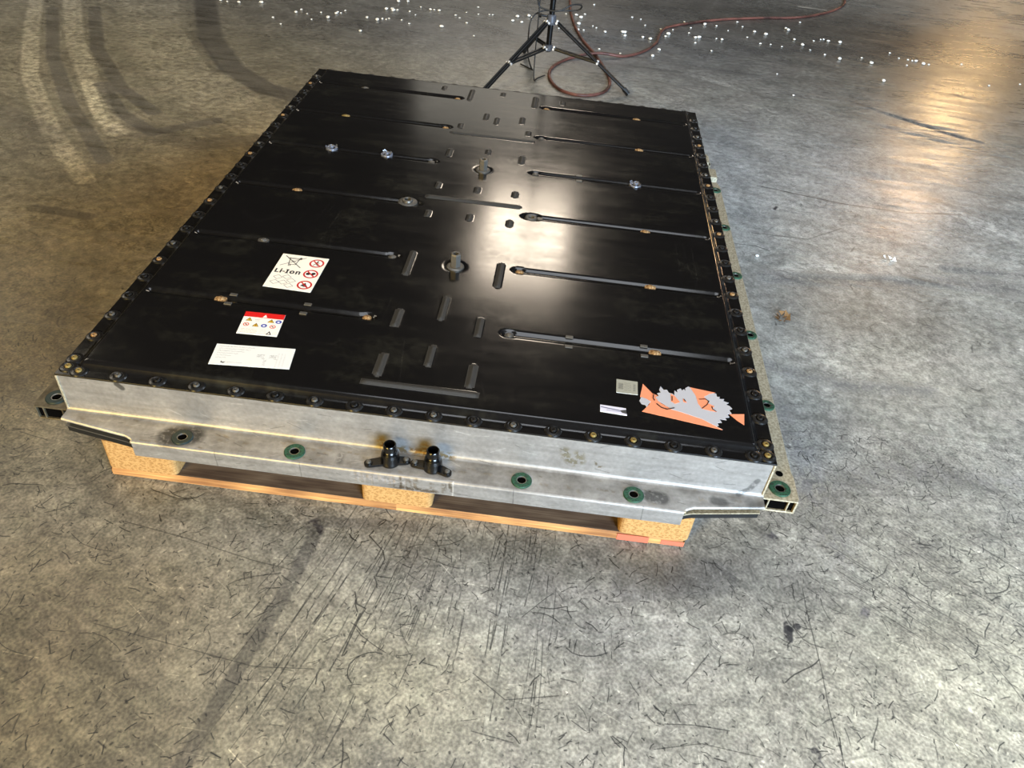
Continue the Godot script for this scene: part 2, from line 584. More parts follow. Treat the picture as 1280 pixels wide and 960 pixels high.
# wear on the front extrusion: u runs along x over 1.34 m, v down the wall, over the flange and down the lip (0.2 m)
func front_colour() -> ImageTexture:
	var p := Patch.new()
	p.x0 = -0.67
	p.z0 = 0.0
	p.w = 1340
	p.h = 200
	p.res = 0.001
	var a := noise_bytes(p.w, p.h, 0.012, 5, 51)
	var b := noise_bytes(p.w, p.h, 0.08, 3, 52)
	var st := noise_bytes(p.w / 16, p.h, 0.06, 3, 53)
	var stim := Image.create_from_data(p.w / 16, p.h, false, Image.FORMAT_L8, st)
	stim.resize(p.w, p.h, Image.INTERPOLATE_BILINEAR)
	st = stim.get_data()
	p.grain = b
	p.data.resize(p.w * p.h * 3)
	var j := 0
	for y in p.h:
		var flange := y > 84 and y < 142
		for x in p.w:
			var i := y * p.w + x
			var v := 147 + (a[i] - 128) / 8 + (st[i] - 128) / 9 + (b[i] - 128) / 10
			if flange:
				v = v + (a[i] - 128) / 6
			p.data[j] = clampi(v + 3, 0, 255)
			p.data[j + 1] = clampi(v, 0, 255)
			p.data[j + 2] = clampi(v - 4, 0, 255)
			j += 3
	var g := RandomNumberGenerator.new()
	g.seed = 8
	p.stroke([-0.452, 0.119, -0.418, 0.112], 0.062, 0.48, 0.45, Color.WHITE, 0.2)      # dark halo round the first hole
	p.stroke([0.455, 0.117, 0.475, 0.119], 0.036, 0.60, 0.4, Color.WHITE, 0.2)       # round dark patches on the flange
	p.stroke([0.575, 0.108, 0.590, 0.109], 0.026, 0.70, 0.5)
	p.stroke([0.645, 0.106, 0.660, 0.106], 0.03, 0.72, 0.8)
	p.stroke([-0.555, 0.004, -0.547, 0.012], 0.014, 0.55, 0.4)                       # drop below the rim
	p.stroke([-0.13, 0.110, -0.128, 0.13], 0.02, 0.75, 0.8, Color.WHITE, 0.5)
	for s in [[0.286, 0.03, 0.290, 0.045], [0.312, 0.034, 0.318, 0.052], [0.298, 0.055, 0.306, 0.060]]:
		p.stroke(s, 0.026, 0.80, 0.7, Color(1.0, 0.97, 0.86), 0.9)
	p.stroke([0.345, 0.05, 0.352, 0.062, 0.362, 0.06], 0.006, 0.72, 0.6, Color(1, 0.93, 0.8), 0.8)
	p.stroke([0.648, 0.045, 0.640, 0.07, 0.622, 0.085], 0.014, 0.68, 0.5, Color.WHITE, 0.3)
	p.stroke([-0.055, 0.080, 0.075, 0.082], 0.022, 0.72, 0.9, Color(1.05, 0.88, 0.62), 0.9)   # brown grease behind the ports
	p.stroke([-0.06, 0.066, -0.05, 0.08], 0.03, 0.85, 0.9, Color(1.05, 0.9, 0.65), 0.9)
	p.stroke([0.025, 0.066, 0.03, 0.08], 0.03, 0.85, 0.9, Color(1.05, 0.9, 0.65), 0.9)
	p.stroke([-0.095, 0.158, 0.0, 0.158], 0.028, 1.16, 0.9, Color(1.0, 1.0, 1.03), 0.6)
	for i in 34:       # runs down the lip under the ports
		var x := g.randf_range(-0.10, 0.085)
		p.stroke([x, 0.146 + g.randf() * 0.008, x + 0.001, 0.156 + g.randf() * 0.034], g.randf_range(0.002, 0.009), g.randf_range(0.72, 0.95) if x > -0.02 else g.randf_range(0.88, 1.12), 1.0, Color(1.0, 0.96, 0.90), 0.5)
	p.stroke([-0.02, 0.178, 0.055, 0.180], 0.018, 0.66, 0.8, Color(1, 0.93, 0.85), 0.7)
	p.stroke([0.088, 0.143, 0.088, 0.19], 0.004, 1.25, 0.4)
	for x in [-0.36, 0.20, 0.44, -0.2]:
		p.stroke([x, 0.143, x + 0.002, 0.19], 0.002, 0.8, 0.4)
	for i in 120:      # light and dark nicks
		var x := g.randf_range(-0.66, 0.66)
		var y := g.randf_range(0.005, 0.19)
		var l := g.randf_range(0.004, 0.03)
		var t := g.randf_range(-0.6, 0.6)
		p.stroke([x, y, x + l, y + l * t], 0.0016, 1.15 if g.randf() < 0.6 else 0.75, 0.5)
	for i in 60:
		var x := g.randf_range(-0.66, 0.66)
		var y := g.randf_range(0.088, 0.14)
		p.stroke([x, y, x + g.randf_range(0.002, 0.02), y + 0.002], g.randf_range(0.004, 0.014), g.randf_range(0.84, 0.96), 0.9, Color(1, 0.97, 0.92), 0.6)
	return p.texture()


func wood_grain() -> ImageTexture:
	var w := 512
	var h := 256
	var a := noise_bytes(w / 16, h, 0.09, 4, 71)
	var im := Image.create_from_data(w / 16, h, false, Image.FORMAT_L8, a)
	im.resize(w, h, Image.INTERPOLATE_CUBIC)
	a = im.get_data()
	var b := noise_bytes(w, h, 0.01, 3, 72)
	var d := PackedByteArray()
	d.resize(w * h * 3)
	for i in w * h:
		var v := clampi(205 + (a[i] - 128) / 2 + (b[i] - 128) / 2, 70, 255)
		d[i * 3] = v
		d[i * 3 + 1] = v - (255 - v) / 6
		d[i * 3 + 2] = v - (255 - v) / 4
	return ImageTexture.create_from_image(Image.create_from_data(w, h, false, Image.FORMAT_RGB8, d))


func hall() -> void:
	for s in [["wall_back", Vector3(-13.2, 0, -14.2), Vector3(14.2, 6.2, -14.0), "hall_wall", "plain grey back wall of the hall"], ["wall_front", Vector3(-13.2, 0, 4.5), Vector3(14.2, 6.2, 4.7), "hall_wall", "plain grey front wall of the hall behind the viewer"],
		["wall_left", Vector3(-13.2, 0, -14.0), Vector3(-13.0, 6.2, 4.5), "hall_wall", "plain grey left wall of the hall"], ["wall_right", Vector3(14.0, 0, -14.0), Vector3(14.2, 6.2, 4.5), "hall_wall", "plain grey right wall of the hall"],
		["ceiling", Vector3(-13.2, 6.06, -14.2), Vector3(14.2, 6.26, 4.7), "hall_ceiling", "dark ceiling of the hall"]]:
		var b := Mb.new()
		b.box(s[1], s[2], 0.01)
		structure(obj(s[0], b, M[s[3]]), s[4], "ceiling" if s[0] == "ceiling" else "wall")


# ------------------------------------------------------------------ floor
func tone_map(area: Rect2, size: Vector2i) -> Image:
	# broad floor tones, dirt plus light falloff painted into the colour: [x, z, radius x, radius z, turn, colour factor]
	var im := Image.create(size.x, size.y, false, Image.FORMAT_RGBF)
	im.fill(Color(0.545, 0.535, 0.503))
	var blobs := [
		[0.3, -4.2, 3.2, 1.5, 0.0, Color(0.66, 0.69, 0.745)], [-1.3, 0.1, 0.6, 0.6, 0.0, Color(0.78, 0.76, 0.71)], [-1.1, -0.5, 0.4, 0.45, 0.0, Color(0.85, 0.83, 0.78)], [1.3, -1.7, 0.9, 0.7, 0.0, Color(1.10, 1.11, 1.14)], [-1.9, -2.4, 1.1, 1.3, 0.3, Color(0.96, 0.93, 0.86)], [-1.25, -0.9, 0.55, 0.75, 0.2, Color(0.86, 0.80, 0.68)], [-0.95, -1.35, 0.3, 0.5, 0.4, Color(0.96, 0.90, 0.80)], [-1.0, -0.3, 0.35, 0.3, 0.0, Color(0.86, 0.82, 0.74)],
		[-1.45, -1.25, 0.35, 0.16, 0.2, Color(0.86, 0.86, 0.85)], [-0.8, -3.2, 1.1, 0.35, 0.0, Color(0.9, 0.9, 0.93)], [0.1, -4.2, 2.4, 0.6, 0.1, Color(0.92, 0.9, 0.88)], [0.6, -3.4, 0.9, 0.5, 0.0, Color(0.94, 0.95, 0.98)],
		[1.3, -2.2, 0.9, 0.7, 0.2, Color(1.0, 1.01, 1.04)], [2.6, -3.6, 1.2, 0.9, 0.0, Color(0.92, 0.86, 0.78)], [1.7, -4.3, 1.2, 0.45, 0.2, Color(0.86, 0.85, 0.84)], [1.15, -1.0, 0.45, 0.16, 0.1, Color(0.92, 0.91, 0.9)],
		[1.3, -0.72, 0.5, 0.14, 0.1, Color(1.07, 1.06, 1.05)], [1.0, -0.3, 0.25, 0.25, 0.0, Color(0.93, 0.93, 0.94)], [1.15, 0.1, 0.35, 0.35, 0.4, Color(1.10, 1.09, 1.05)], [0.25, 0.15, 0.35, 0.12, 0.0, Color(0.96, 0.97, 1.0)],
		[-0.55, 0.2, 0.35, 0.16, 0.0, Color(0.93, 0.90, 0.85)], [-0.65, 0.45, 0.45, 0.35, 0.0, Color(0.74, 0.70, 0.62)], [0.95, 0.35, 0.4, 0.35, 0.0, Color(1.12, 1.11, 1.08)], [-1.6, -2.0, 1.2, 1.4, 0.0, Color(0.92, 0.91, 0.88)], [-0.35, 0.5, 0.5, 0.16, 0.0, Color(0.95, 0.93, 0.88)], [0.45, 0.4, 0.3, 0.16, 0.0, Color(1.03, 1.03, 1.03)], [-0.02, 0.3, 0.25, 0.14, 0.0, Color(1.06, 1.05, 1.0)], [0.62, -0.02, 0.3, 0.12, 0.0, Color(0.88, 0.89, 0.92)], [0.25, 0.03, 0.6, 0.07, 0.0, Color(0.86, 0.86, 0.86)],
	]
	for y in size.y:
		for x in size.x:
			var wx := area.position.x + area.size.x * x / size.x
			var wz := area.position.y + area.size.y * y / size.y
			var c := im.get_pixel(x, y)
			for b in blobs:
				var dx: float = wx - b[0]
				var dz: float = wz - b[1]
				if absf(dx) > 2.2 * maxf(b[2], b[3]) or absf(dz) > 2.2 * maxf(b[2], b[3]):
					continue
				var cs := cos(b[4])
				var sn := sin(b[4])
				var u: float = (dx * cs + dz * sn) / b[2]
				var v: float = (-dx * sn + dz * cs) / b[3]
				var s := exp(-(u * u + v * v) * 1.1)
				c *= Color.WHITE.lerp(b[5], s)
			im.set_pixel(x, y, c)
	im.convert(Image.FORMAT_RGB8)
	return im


func patch(tone: Image, area: Rect2, x0: float, z0: float, w: int, h: int, res: float) -> Patch:
	var p := Patch.new()
	p.x0 = x0
	p.z0 = z0
	p.w = w
	p.h = h
	p.res = res
	var off := Vector2(x0, z0) / res
	var a := noise_bytes(w, h, 5.0 * res, 5, 101, off)
	var b := noise_bytes(w, h, 28.0 * res, 4, 102, off)
	var c := noise_bytes(w, h, 120.0 * res, 3, 103, off)
	p.fill(tone, area, a, b, c, 22, 32, 40)
	p.grain = b
	return p


func floor_slab() -> void:
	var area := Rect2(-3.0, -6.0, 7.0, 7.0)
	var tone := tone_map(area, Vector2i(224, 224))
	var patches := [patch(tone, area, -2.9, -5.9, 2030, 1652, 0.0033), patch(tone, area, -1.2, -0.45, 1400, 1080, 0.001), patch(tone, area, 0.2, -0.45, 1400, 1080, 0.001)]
	# [width, factor, points x, z ...]
	var bands := [
		[0.080, 1.30, [-2.51, -2.97, -2.27, -2.51, -2.00, -2.04, -1.79, -1.75, -1.62, -1.53, -1.47, -1.36, -1.33, -1.21]],
		[0.096, 1.28, [-2.36, -3.03, -2.04, -2.47, -1.83, -2.16, -1.59, -1.81, -1.41, -1.59]],
		[0.055, 1.2, [-1.76, -2.03, -1.51, -1.67, -1.37, -1.60]], [0.34, 1.17, [-2.03, -3.18, -1.66, -2.50, -1.30, -2.09, -0.98, -1.84]],
		[0.055, 1.15, [0.81, -3.00, 0.92, -2.94, 1.05, -2.85]], [0.112, 1.10, [0.44, -2.72, 0.56, -2.65, 0.66, -2.59]],
		[0.077, 1.14, [1.68, -1.77, 1.80, -1.68, 1.91, -1.59]], [0.057, 1.12, [0.92, -1.15, 1.09, -1.24, 1.23, -1.20]],
		[0.157, 1.07, [0.91, -0.59, 1.17, -0.78, 1.43, -0.87, 1.61, -0.87]], [0.089, 1.08, [0.92, -0.77, 1.02, -0.72]], [0.142, 1.06, [1.11, -0.57, 1.44, -0.45]], [0.042, 1.5, [1.68, -4.63, 1.84, -4.62]],
		[0.132, 0.66, [-1.77, -3.29, -1.52, -2.73, -1.27, -2.35, -1.06, -2.17, -0.90, -2.11]],
		[0.065, 0.76, [-2.37, -2.87, -2.02, -2.25, -1.69, -1.78, -1.48, -1.53, -1.34, -1.36]],
		[0.070, 0.74, [-2.20, -2.95, -1.90, -2.40, -1.59, -1.99, -1.37, -1.80]], [0.068, 0.78, [-1.68, -2.01, -1.48, -1.76, -1.29, -1.62, -1.12, -1.79]],
		[0.118, 0.88, [-1.41, -1.62, -1.09, -1.57, -0.91, -1.66]], [0.146, 0.88, [-1.88, -1.64, -1.61, -1.49]], [0.049, 0.80, [-1.38, -1.00, -1.20, -0.99]],
		[0.034, 0.66, [1.58, -2.88, 1.77, -2.73, 1.95, -2.59, 2.09, -2.52]], [0.037, 0.72, [1.74, -2.74, 1.90, -2.64, 2.01, -2.55]], [0.198, 0.82, [1.16, -3.55, 1.98, -3.78, 2.67, -4.44, 3.34, -5.09]],
		[0.085, 0.72, [0.91, -1.12, 1.15, -1.15, 1.41, -1.20, 1.76, -1.23]], [0.06, 0.78, [0.82, -0.66, 1.02, -0.61, 1.26, -0.63]], [0.05, 0.68, [1.53, -1.31, 1.80, -1.32]], [0.057, 0.86, [0.90, -3.12, 1.16, -3.09]],
		[0.033, 0.76, [-0.18, 0.08, -0.19, 0.18, -0.21, 0.30, -0.23, 0.40, -0.26, 0.60]], [0.032, 0.85, [-0.18, 0.05, 0.01, 0.03]], [0.106, 0.88, [0.86, -0.35, 0.86, -0.15, 0.89, -0.04]], [0.052, 0.85, [0.84, -0.52, 0.85, -0.39]],
		[0.092, 0.90, [0.84, -0.21, 1.08, -0.31, 1.38, -0.31]], [0.10, 0.88, [0.45, 0.10, 0.62, 0.06]],
	]
	var spots := [[0.035, 0.6, [-0.19, 0.06, -0.18, 0.07]], [0.020, 0.36, [0.747, 0.15, 0.743, 0.18]], [0.016, 0.42, [0.75, 0.158, 0.765, 0.15]], [0.017, 0.42, [0.75, 0.388, 0.752, 0.394]], [0.012, 0.6, [0.75, 0.40, 0.765, 0.43]], [0.019, 0.75, [0.90, 0.11, 0.91, 0.09]], [0.012, 0.4, [1.02, -1.62, 1.01, -1.60]], [0.022, 0.6, [0.735, -0.08, 0.755, -0.06]]]
	var cracks := [[0.0022, 0.5, [0.792, 0.06, 0.790, 0.11, 0.793, 0.23, 0.790, 0.31, 0.798, 0.45]], [0.003, 0.42, [-0.068, 0.055, -0.075, 0.068, -0.04, 0.10, -0.032, 0.12, -0.04, 0.16, -0.01, 0.16]], [0.003, 0.4, [-0.07, 0.20, -0.06, 0.225, -0.042, 0.232, -0.05, 0.26, -0.06, 0.33]], [0.009, 0.62, [0.99, -1.78, 1.16, -1.74, 1.30, -1.71, 1.51, -1.70, 1.73, -1.74]],
		[0.006, 0.7, [1.23, -1.51, 1.09, -1.40, 0.90, -1.40]], [0.005, 0.5, [0.83, -1.31, 0.90, -1.31, 0.94, -1.29]], [0.0022, 0.5, [0.50, 0.375, 0.55, 0.37, 0.61, 0.372]], [0.0022, 0.6, [0.48, 0.42, 0.56, 0.40, 0.66, 0.41]], [0.0022, 0.55, [0.17, 0.33, 0.23, 0.37, 0.32, 0.35]], [0.002, 0.5, [0.18, 0.43, 0.25, 0.44]], [0.0025, 0.62, [-0.55, 0.11, -0.42, 0.13, -0.28, 0.16, -0.2, 0.17]], [0.002, 0.6, [-0.5, 0.33, -0.2, 0.37, -0.1, 0.36]]]
	for p in patches:
		for s in bands:
			if s[1] < 1.0 and s[2][0] > 0.7:       # smudged, broken drag marks on the right
				p.stroke(s[2], s[0] * 1.3, s[1], 0.9, Color(0.99, 0.99, 1.01), 1.1)
				continue
			p.stroke(s[2], s[0], s[1], 0.3, Color.WHITE if s[1] > 1.0 else Color(0.99, 0.99, 1.01), 0.12)
		for s in spots:
			p.stroke(s[2], s[0], s[1], 0.35, Color(0.98, 0.97, 1.04), 0.5)
		for s in cracks:
			p.stroke(s[2], s[0], s[1], 0.5)
	# the toothed edges of the tyre marks
	for k in 44:
		var t := k / 43.0
		var q := Vector2(-1.56, -2.80).lerp(Vector2(-1.22, -2.30), t) + Vector2(-0.045, 0.03)
		patches[0].stroke([q.x, q.y, q.x - 0.05, q.y + 0.012], 0.012, 0.82, 0.5)
	for k in 30:
		var t := k / 29.0
		var q := Vector2(-1.95, -2.38).lerp(Vector2(-1.35, -1.5), t)
		patches[0].stroke([q.x, q.y, q.x + 0.03, q.y - 0.01], 0.012, 0.9, 0.6)
		q = Vector2(-2.3, -2.62).lerp(Vector2(-1.78, -1.76), t)
		patches[0].stroke([q.x, q.y, q.x - 0.025, q.y + 0.005], 0.012, 0.9, 0.6)
	# bits of rubber and fibre, scratches, scuffs
	var cluster := FastNoiseLite.new()
	cluster.seed = 44
	cluster.frequency = 6.0
	for k in 2:
		var p: Patch = patches[1 + k]
		var left := p.x0
		for i in 5200:
			var x := left + rng.randf() * 1.4
			var z := rng.randf_range(-0.42, 0.62)
			var dense := 1.0 if x > 0.75 and z < 0.2 else 0.75
			if rng.randf() > dense:
				continue
			if cluster.get_noise_2d(x, z) < rng.randf_range(-0.55, 0.35):
				continue
			hair(p, x, z, 0.004 + 0.026 * pow(rng.randf(), 2.2), rng.randf_range(0.0012, 0.0030), rng.randf_range(0.25, 0.68), 0.4, rng.randf() * TAU)
		for i in 55:   # long curled ones
			hair(p, left + rng.randf() * 1.4, rng.randf_range(-0.4, 0.62), rng.randf_range(0.04, 0.10), rng.randf_range(0.0016, 0.003), rng.randf_range(0.3, 0.6), 0.3, rng.randf() * TAU)
		for i in 1500:   # specks
			var x := left + rng.randf() * 1.4
			var z := rng.randf_range(-0.42, 0.62)
			p.stroke([x, z, x + rng.randf_range(-0.004, 0.004), z + rng.randf_range(-0.004, 0.004)], rng.randf_range(0.0015, 0.0045), rng.randf_range(0.45, 0.8) if rng.randf() < 0.8 else 1.3, 0.5)
		for i in 260:   # pale scratches
			var x := left + rng.randf() * 1.4
			var z := rng.randf_range(-0.42, 0.62)
			var an := rng.randf_range(-0.7, 0.1) if rng.randf() < 0.6 else rng.randf() * PI
			var l := rng.randf_range(0.01, 0.07)
			p.stroke([x, z, x + cos(an) * l, z - sin(an) * l], rng.randf_range(0.001, 0.002), rng.randf_range(1.15, 1.4), 0.6)
		for i in 420:   # soft smears
			var x := left + rng.randf() * 1.4
			var z := rng.randf_range(-0.44, 0.62)
			var an := rng.randf_range(-0.9, 0.3)
			var l := rng.randf_range(0.04, 0.25)
			p.stroke([x, z, x + cos(an) * l, z - sin(an) * l], rng.randf_range(0.004, 0.03), rng.randf_range(0.84, 1.12), 1.0, Color.WHITE, 0.4)
	for i in 95:        # the fan of long dragged scratches in front of the pallet
		var t := rng.randf()
		var x := lerpf(-0.26, 0.30, t) + rng.randf_range(-0.02, 0.02)
		var z := rng.randf_range(0.16, 0.56) - 0.12 * t
		var an := deg_to_rad(lerpf(70.0, 87.0, clampf((x + 0.26) / 0.4, 0.0, 1.0)) + rng.randf_range(-3, 3))
		var l := rng.randf_range(0.05, 0.20)
		var wd := rng.randf_range(0.0014, 0.0032)
		var f := rng.randf_range(0.42, 0.72)
		for k in 2:
			patches[1 + k].stroke([x, z, x + cos(an) * l * 0.5 + 0.002, z - sin(an) * l * 0.5, x + cos(an) * l, z - sin(an) * l], wd, f, 0.5, Color.WHITE, 0.4)
	for i in 46:        # thin parallel scratches on the right
		var x := rng.randf_range(0.86, 1.2)
		var z := rng.randf_range(-0.2, 0.1)
		var an := deg_to_rad(-37.0 + rng.randf_range(-3, 3))
		var l := rng.randf_range(0.06, 0.24)
		patches[2].stroke([x, z, x + cos(an) * l, z - sin(an) * l], rng.randf_range(0.001, 0.002), rng.randf_range(0.5, 0.8), 0.5)
	var far: Patch = patches[0]
	for i in 700:       # far smears, mostly dragged along one direction
		var x := rng.randf_range(-2.8, 3.7)
		var z := rng.randf_range(-5.8, -0.4)
		var an := rng.randf_range(-0.75, 0.05) if x > -0.5 else rng.randf_range(-1.3, -0.2)
		var l := rng.randf_range(0.08, 0.5)
		far.stroke([x, z, x + cos(an) * l, z - sin(an) * l], rng.randf_range(0.006, 0.05), rng.randf_range(0.84, 1.12), 1.0, Color.WHITE, 0.3)
	for i in 900:
		var x := rng.randf_range(-2.4, 3.2)
		var z := rng.randf_range(-2.2, -0.4)
		hair(far, x, z, rng.randf_range(0.012, 0.05), rng.randf_range(0.003, 0.005), rng.randf_range(0.55, 0.85), 0.5, rng.randf() * TAU)
	for i in 260:
		var x := rng.randf_range(-2.6, 3.4)
		var z := rng.randf_range(-4.8, -0.5)
		far.stroke([x, z, x + rng.randf_range(-0.03, 0.03), z + rng.randf_range(-0.01, 0.01)], rng.randf_range(0.004, 0.01), rng.randf_range(1.1, 1.35) if rng.randf() < 0.5 else 0.6, 0.6)
	# the slab: three painted stretches, the rest of the hall in plain concrete
	var rough := noise_tex(1024, 0.01, 5, 61, [[0.2, grey(0.42)], [0.5, grey(0.50)], [0.8, grey(0.62)]])
	# the far stretch has its own gloss: polished in places, dull along the skid marks
	var gloss := Patch.new()
	gloss.x0 = far.x0
	gloss.z0 = far.z0
	gloss.w = 1015
	gloss.h = 826
	gloss.res = 0.0066
	var ga := noise_bytes(1015, 826, 0.012, 4, 63)
	var gb := noise_bytes(127, 826, 0.12, 4, 64)
	var gim := Image.create_from_data(127, 826, false, Image.FORMAT_L8, gb)
	gim.resize(1015, 826, Image.INTERPOLATE_CUBIC)
	gb = gim.get_data()
	gloss.grain = gb
	gloss.data.resize(1015 * 826 * 3)
	for i in 1015 * 826:
		var v := clampi(76 + (ga[i] - 128) / 5 + (gb[i] - 128) / 5, 0, 255)
		gloss.data[i * 3] = v
		gloss.data[i * 3 + 1] = v
		gloss.data[i * 3 + 2] = v
	for q in bands:
		if q[1] < 0.8:
			gloss.stroke(q[2], q[0] * 1.2, 1.9, 0.4, Color.WHITE, 0.3)
	gloss.stroke([1.60, -2.62, 1.80, -2.52, 2.05, -2.42, 2.2, -2.36], 0.05, 2.0, 0.5, Color.WHITE, 0.4)
	gloss.stroke([1.4, -2.9, 1.75, -2.75, 2.0, -2.62], 0.05, 1.8, 0.5, Color.WHITE, 0.4)
	for i in 240:
		var x := rng.randf_range(1.2, 3.6)
		var z := rng.randf_range(-4.8, -1.8)
		var an := rng.randf_range(-0.6, 0.0)
		var l := rng.randf_range(0.08, 0.4)
		gloss.stroke([x, z, x + cos(an) * l, z - sin(an) * l], rng.randf_range(0.01, 0.05), rng.randf_range(0.85, 1.5), 0.9, Color.WHITE, 0.4)
	var mesh := ArrayMesh.new()
	var quads := [[-2.9, -5.9, 3.799, -0.45, 0], [-1.2, -0.45, 0.2, 0.63, 1], [0.2, -0.45, 1.6, 0.63, 2], [-13.0, -14.0, 14.0, -5.9, 3], [-13.0, -5.9, -2.9, 4.5, 3], [3.799, -5.9, 14.0, 4.5, 3], [-2.9, -0.45, -1.2, 4.5, 3], [1.6, -0.45, 3.799, 4.5, 3], [-1.2, 0.63, 1.6, 4.5, 3]]
	var b := [Mb.new(), Mb.new(), Mb.new(), Mb.new()]
	var mats := []
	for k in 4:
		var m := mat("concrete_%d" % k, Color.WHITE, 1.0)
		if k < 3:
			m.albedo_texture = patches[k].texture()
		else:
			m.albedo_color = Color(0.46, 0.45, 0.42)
		m.roughness_texture = gloss.texture() if k == 0 else rough
		m.texture_repeat = true
		mats.append(m)
	for q in quads:
		var k: int = q[4]
		var A := Vector3(q[0], 0, q[1])
		var B := Vector3(q[2], 0, q[1])
		var C := Vector3(q[2], 0, q[3])
		var D := Vector3(q[0], 0, q[3])
		b[k].tri(A, B, C, Vector3.UP, Vector2(0, 0), Vector2(1, 0), Vector2(1, 1))
		b[k].tri(A, C, D, Vector3.UP, Vector2(0, 0), Vector2(1, 1), Vector2(0, 1))
	b[3].box(Vector3(-13.2, -0.2, -14.2), Vector3(14.2, -0.001, 4.7))
	for k in 4:
		# roughness and relief run on in world space over the seams: second set of coordinates is not needed as they tile every 2 m
		mats[k].normal_enabled = false
	var o := put("floor", made(b, mats))
	structure(o, "worn stained concrete floor with scratches and tyre marks", "floor")


# ------------------------------------------------------------------ pallet
func pallet() -> void:
	var cx := -0.034
	var t := thing("pallet", "wooden pallet with chipboard blocks and a pale bottom board under the battery pack", "pallet", Vector3(cx, 0, 0))
	for z in [[-0.10, 0.0], [-0.67, -0.53], [-1.2, -1.1]]:
		var b := Mb.new()
		b.box(Vector3(-0.6 if z[1] < 0.0 else -0.597, 0.001, z[0]), Vector3(0.6 if z[1] < 0.0 else 0.594, 0.022, z[1]), 0.004)
		var top := Mb.new()
		top.box(Vector3(-0.596, 0.0215, z[0] + 0.003), Vector3(0.590, 0.0224, z[1] - 0.004), 0.0003)
		put("bottom_board", made([b, top], [M.pallet_board, M.grey_board]), t)
	for x in [-0.5275, 0.0, 0.5275]:
		for z in [[-0.10, -0.002], [-0.6725, -0.5275], [-1.198, -1.1]]:
			var b := Mb.new()
			var o := PackedVector2Array()
			var r := 0.012
			for c in [[1, 1, 0], [-1, 1, 1], [-1, -1, 2], [1, -1, 3]]:
				for k in 5:
					var a: float = PI / 2 * (c[2] + k / 4.0)
					o.append(Vector2(c[0] * (0.0725 - r) + cos(a) * r, (z[0] + z[1]) / 2 + c[1] * ((z[1] - z[0]) / 2 - r) + sin(a) * r))
			b.prism(o, 0.0225, 0.1)
			obj("block", b, M.chipboard, t, Vector3(x, 0, 0))
	for x in [-0.5275, 0.0, 0.5275]:
		var b := Mb.new()
		b.box(Vector3(x - 0.0725, 0.1, -1.2), Vector3(x + 0.0725, 0.122, -0.002), 0.003)
		obj("stringer_board", b, M.grey_board, t)
	for k in 7:
		var z := -0.072 - k * 0.176
		var b := Mb.new()
		b.box(Vector3(-0.6, 0.122, z - 0.0725), Vector3(0.6, 0.1435, z + 0.0705), 0.003)
		obj("deck_board", b, M.grey_board, t)
	# worn red paint on the near right end of the bottom board
	var b := Mb.new()
	b.box(Vector3(0.455, 0.003, 0.0), Vector3(0.52, 0.021, 0.0008), 0.0003)
	b.box(Vector3(0.545, 0.006, 0.0), Vector3(0.592, 0.019, 0.0008), 0.0003)
	obj("red_paint", b, mat("red_paint", Color(0.72, 0.36, 0.26), 0.7), t)


# ------------------------------------------------------------------ battery pack
var gx: int
var gz: int
var step_x: float
var step_z: float
var hgt := PackedFloat32Array()
var seg := PackedInt32Array()

func bump(x0: float, x1: float, z0: float, z1: float, id: int, f: Callable) -> void:
	# raises or sinks the lid's sheet by f(x, z) inside that rectangle; cells where it does belong to part `id`
	for j in range(maxi(0, int((z0 - BACK) / step_z)), mini(gz, int((z1 - BACK) / step_z) + 2)):
		for i in range(maxi(0, int((x0 + 0.67) / step_x)), mini(gx, int((x1 + 0.67) / step_x) + 2)):
			var d: float = f.call(-0.67 + i * step_x, BACK + j * step_z)
			if absf(d) > 1e-5:
				hgt[j * gx + i] += d
				if absf(d) > 0.0004 and id > 0:
					seg[j * gx + i] = id


func capsule(x: float, z: float, ax: float, az: float, bx: float, bz: float) -> float:
	var dx := bx - ax
	var dz := bz - az
	var t := clampf(((x - ax) * dx + (z - az) * dz) / maxf(dx * dx + dz * dz, 1e-9), 0.0, 1.0)
	return Vector2(x - ax - dx * t, z - az - dz * t).length()


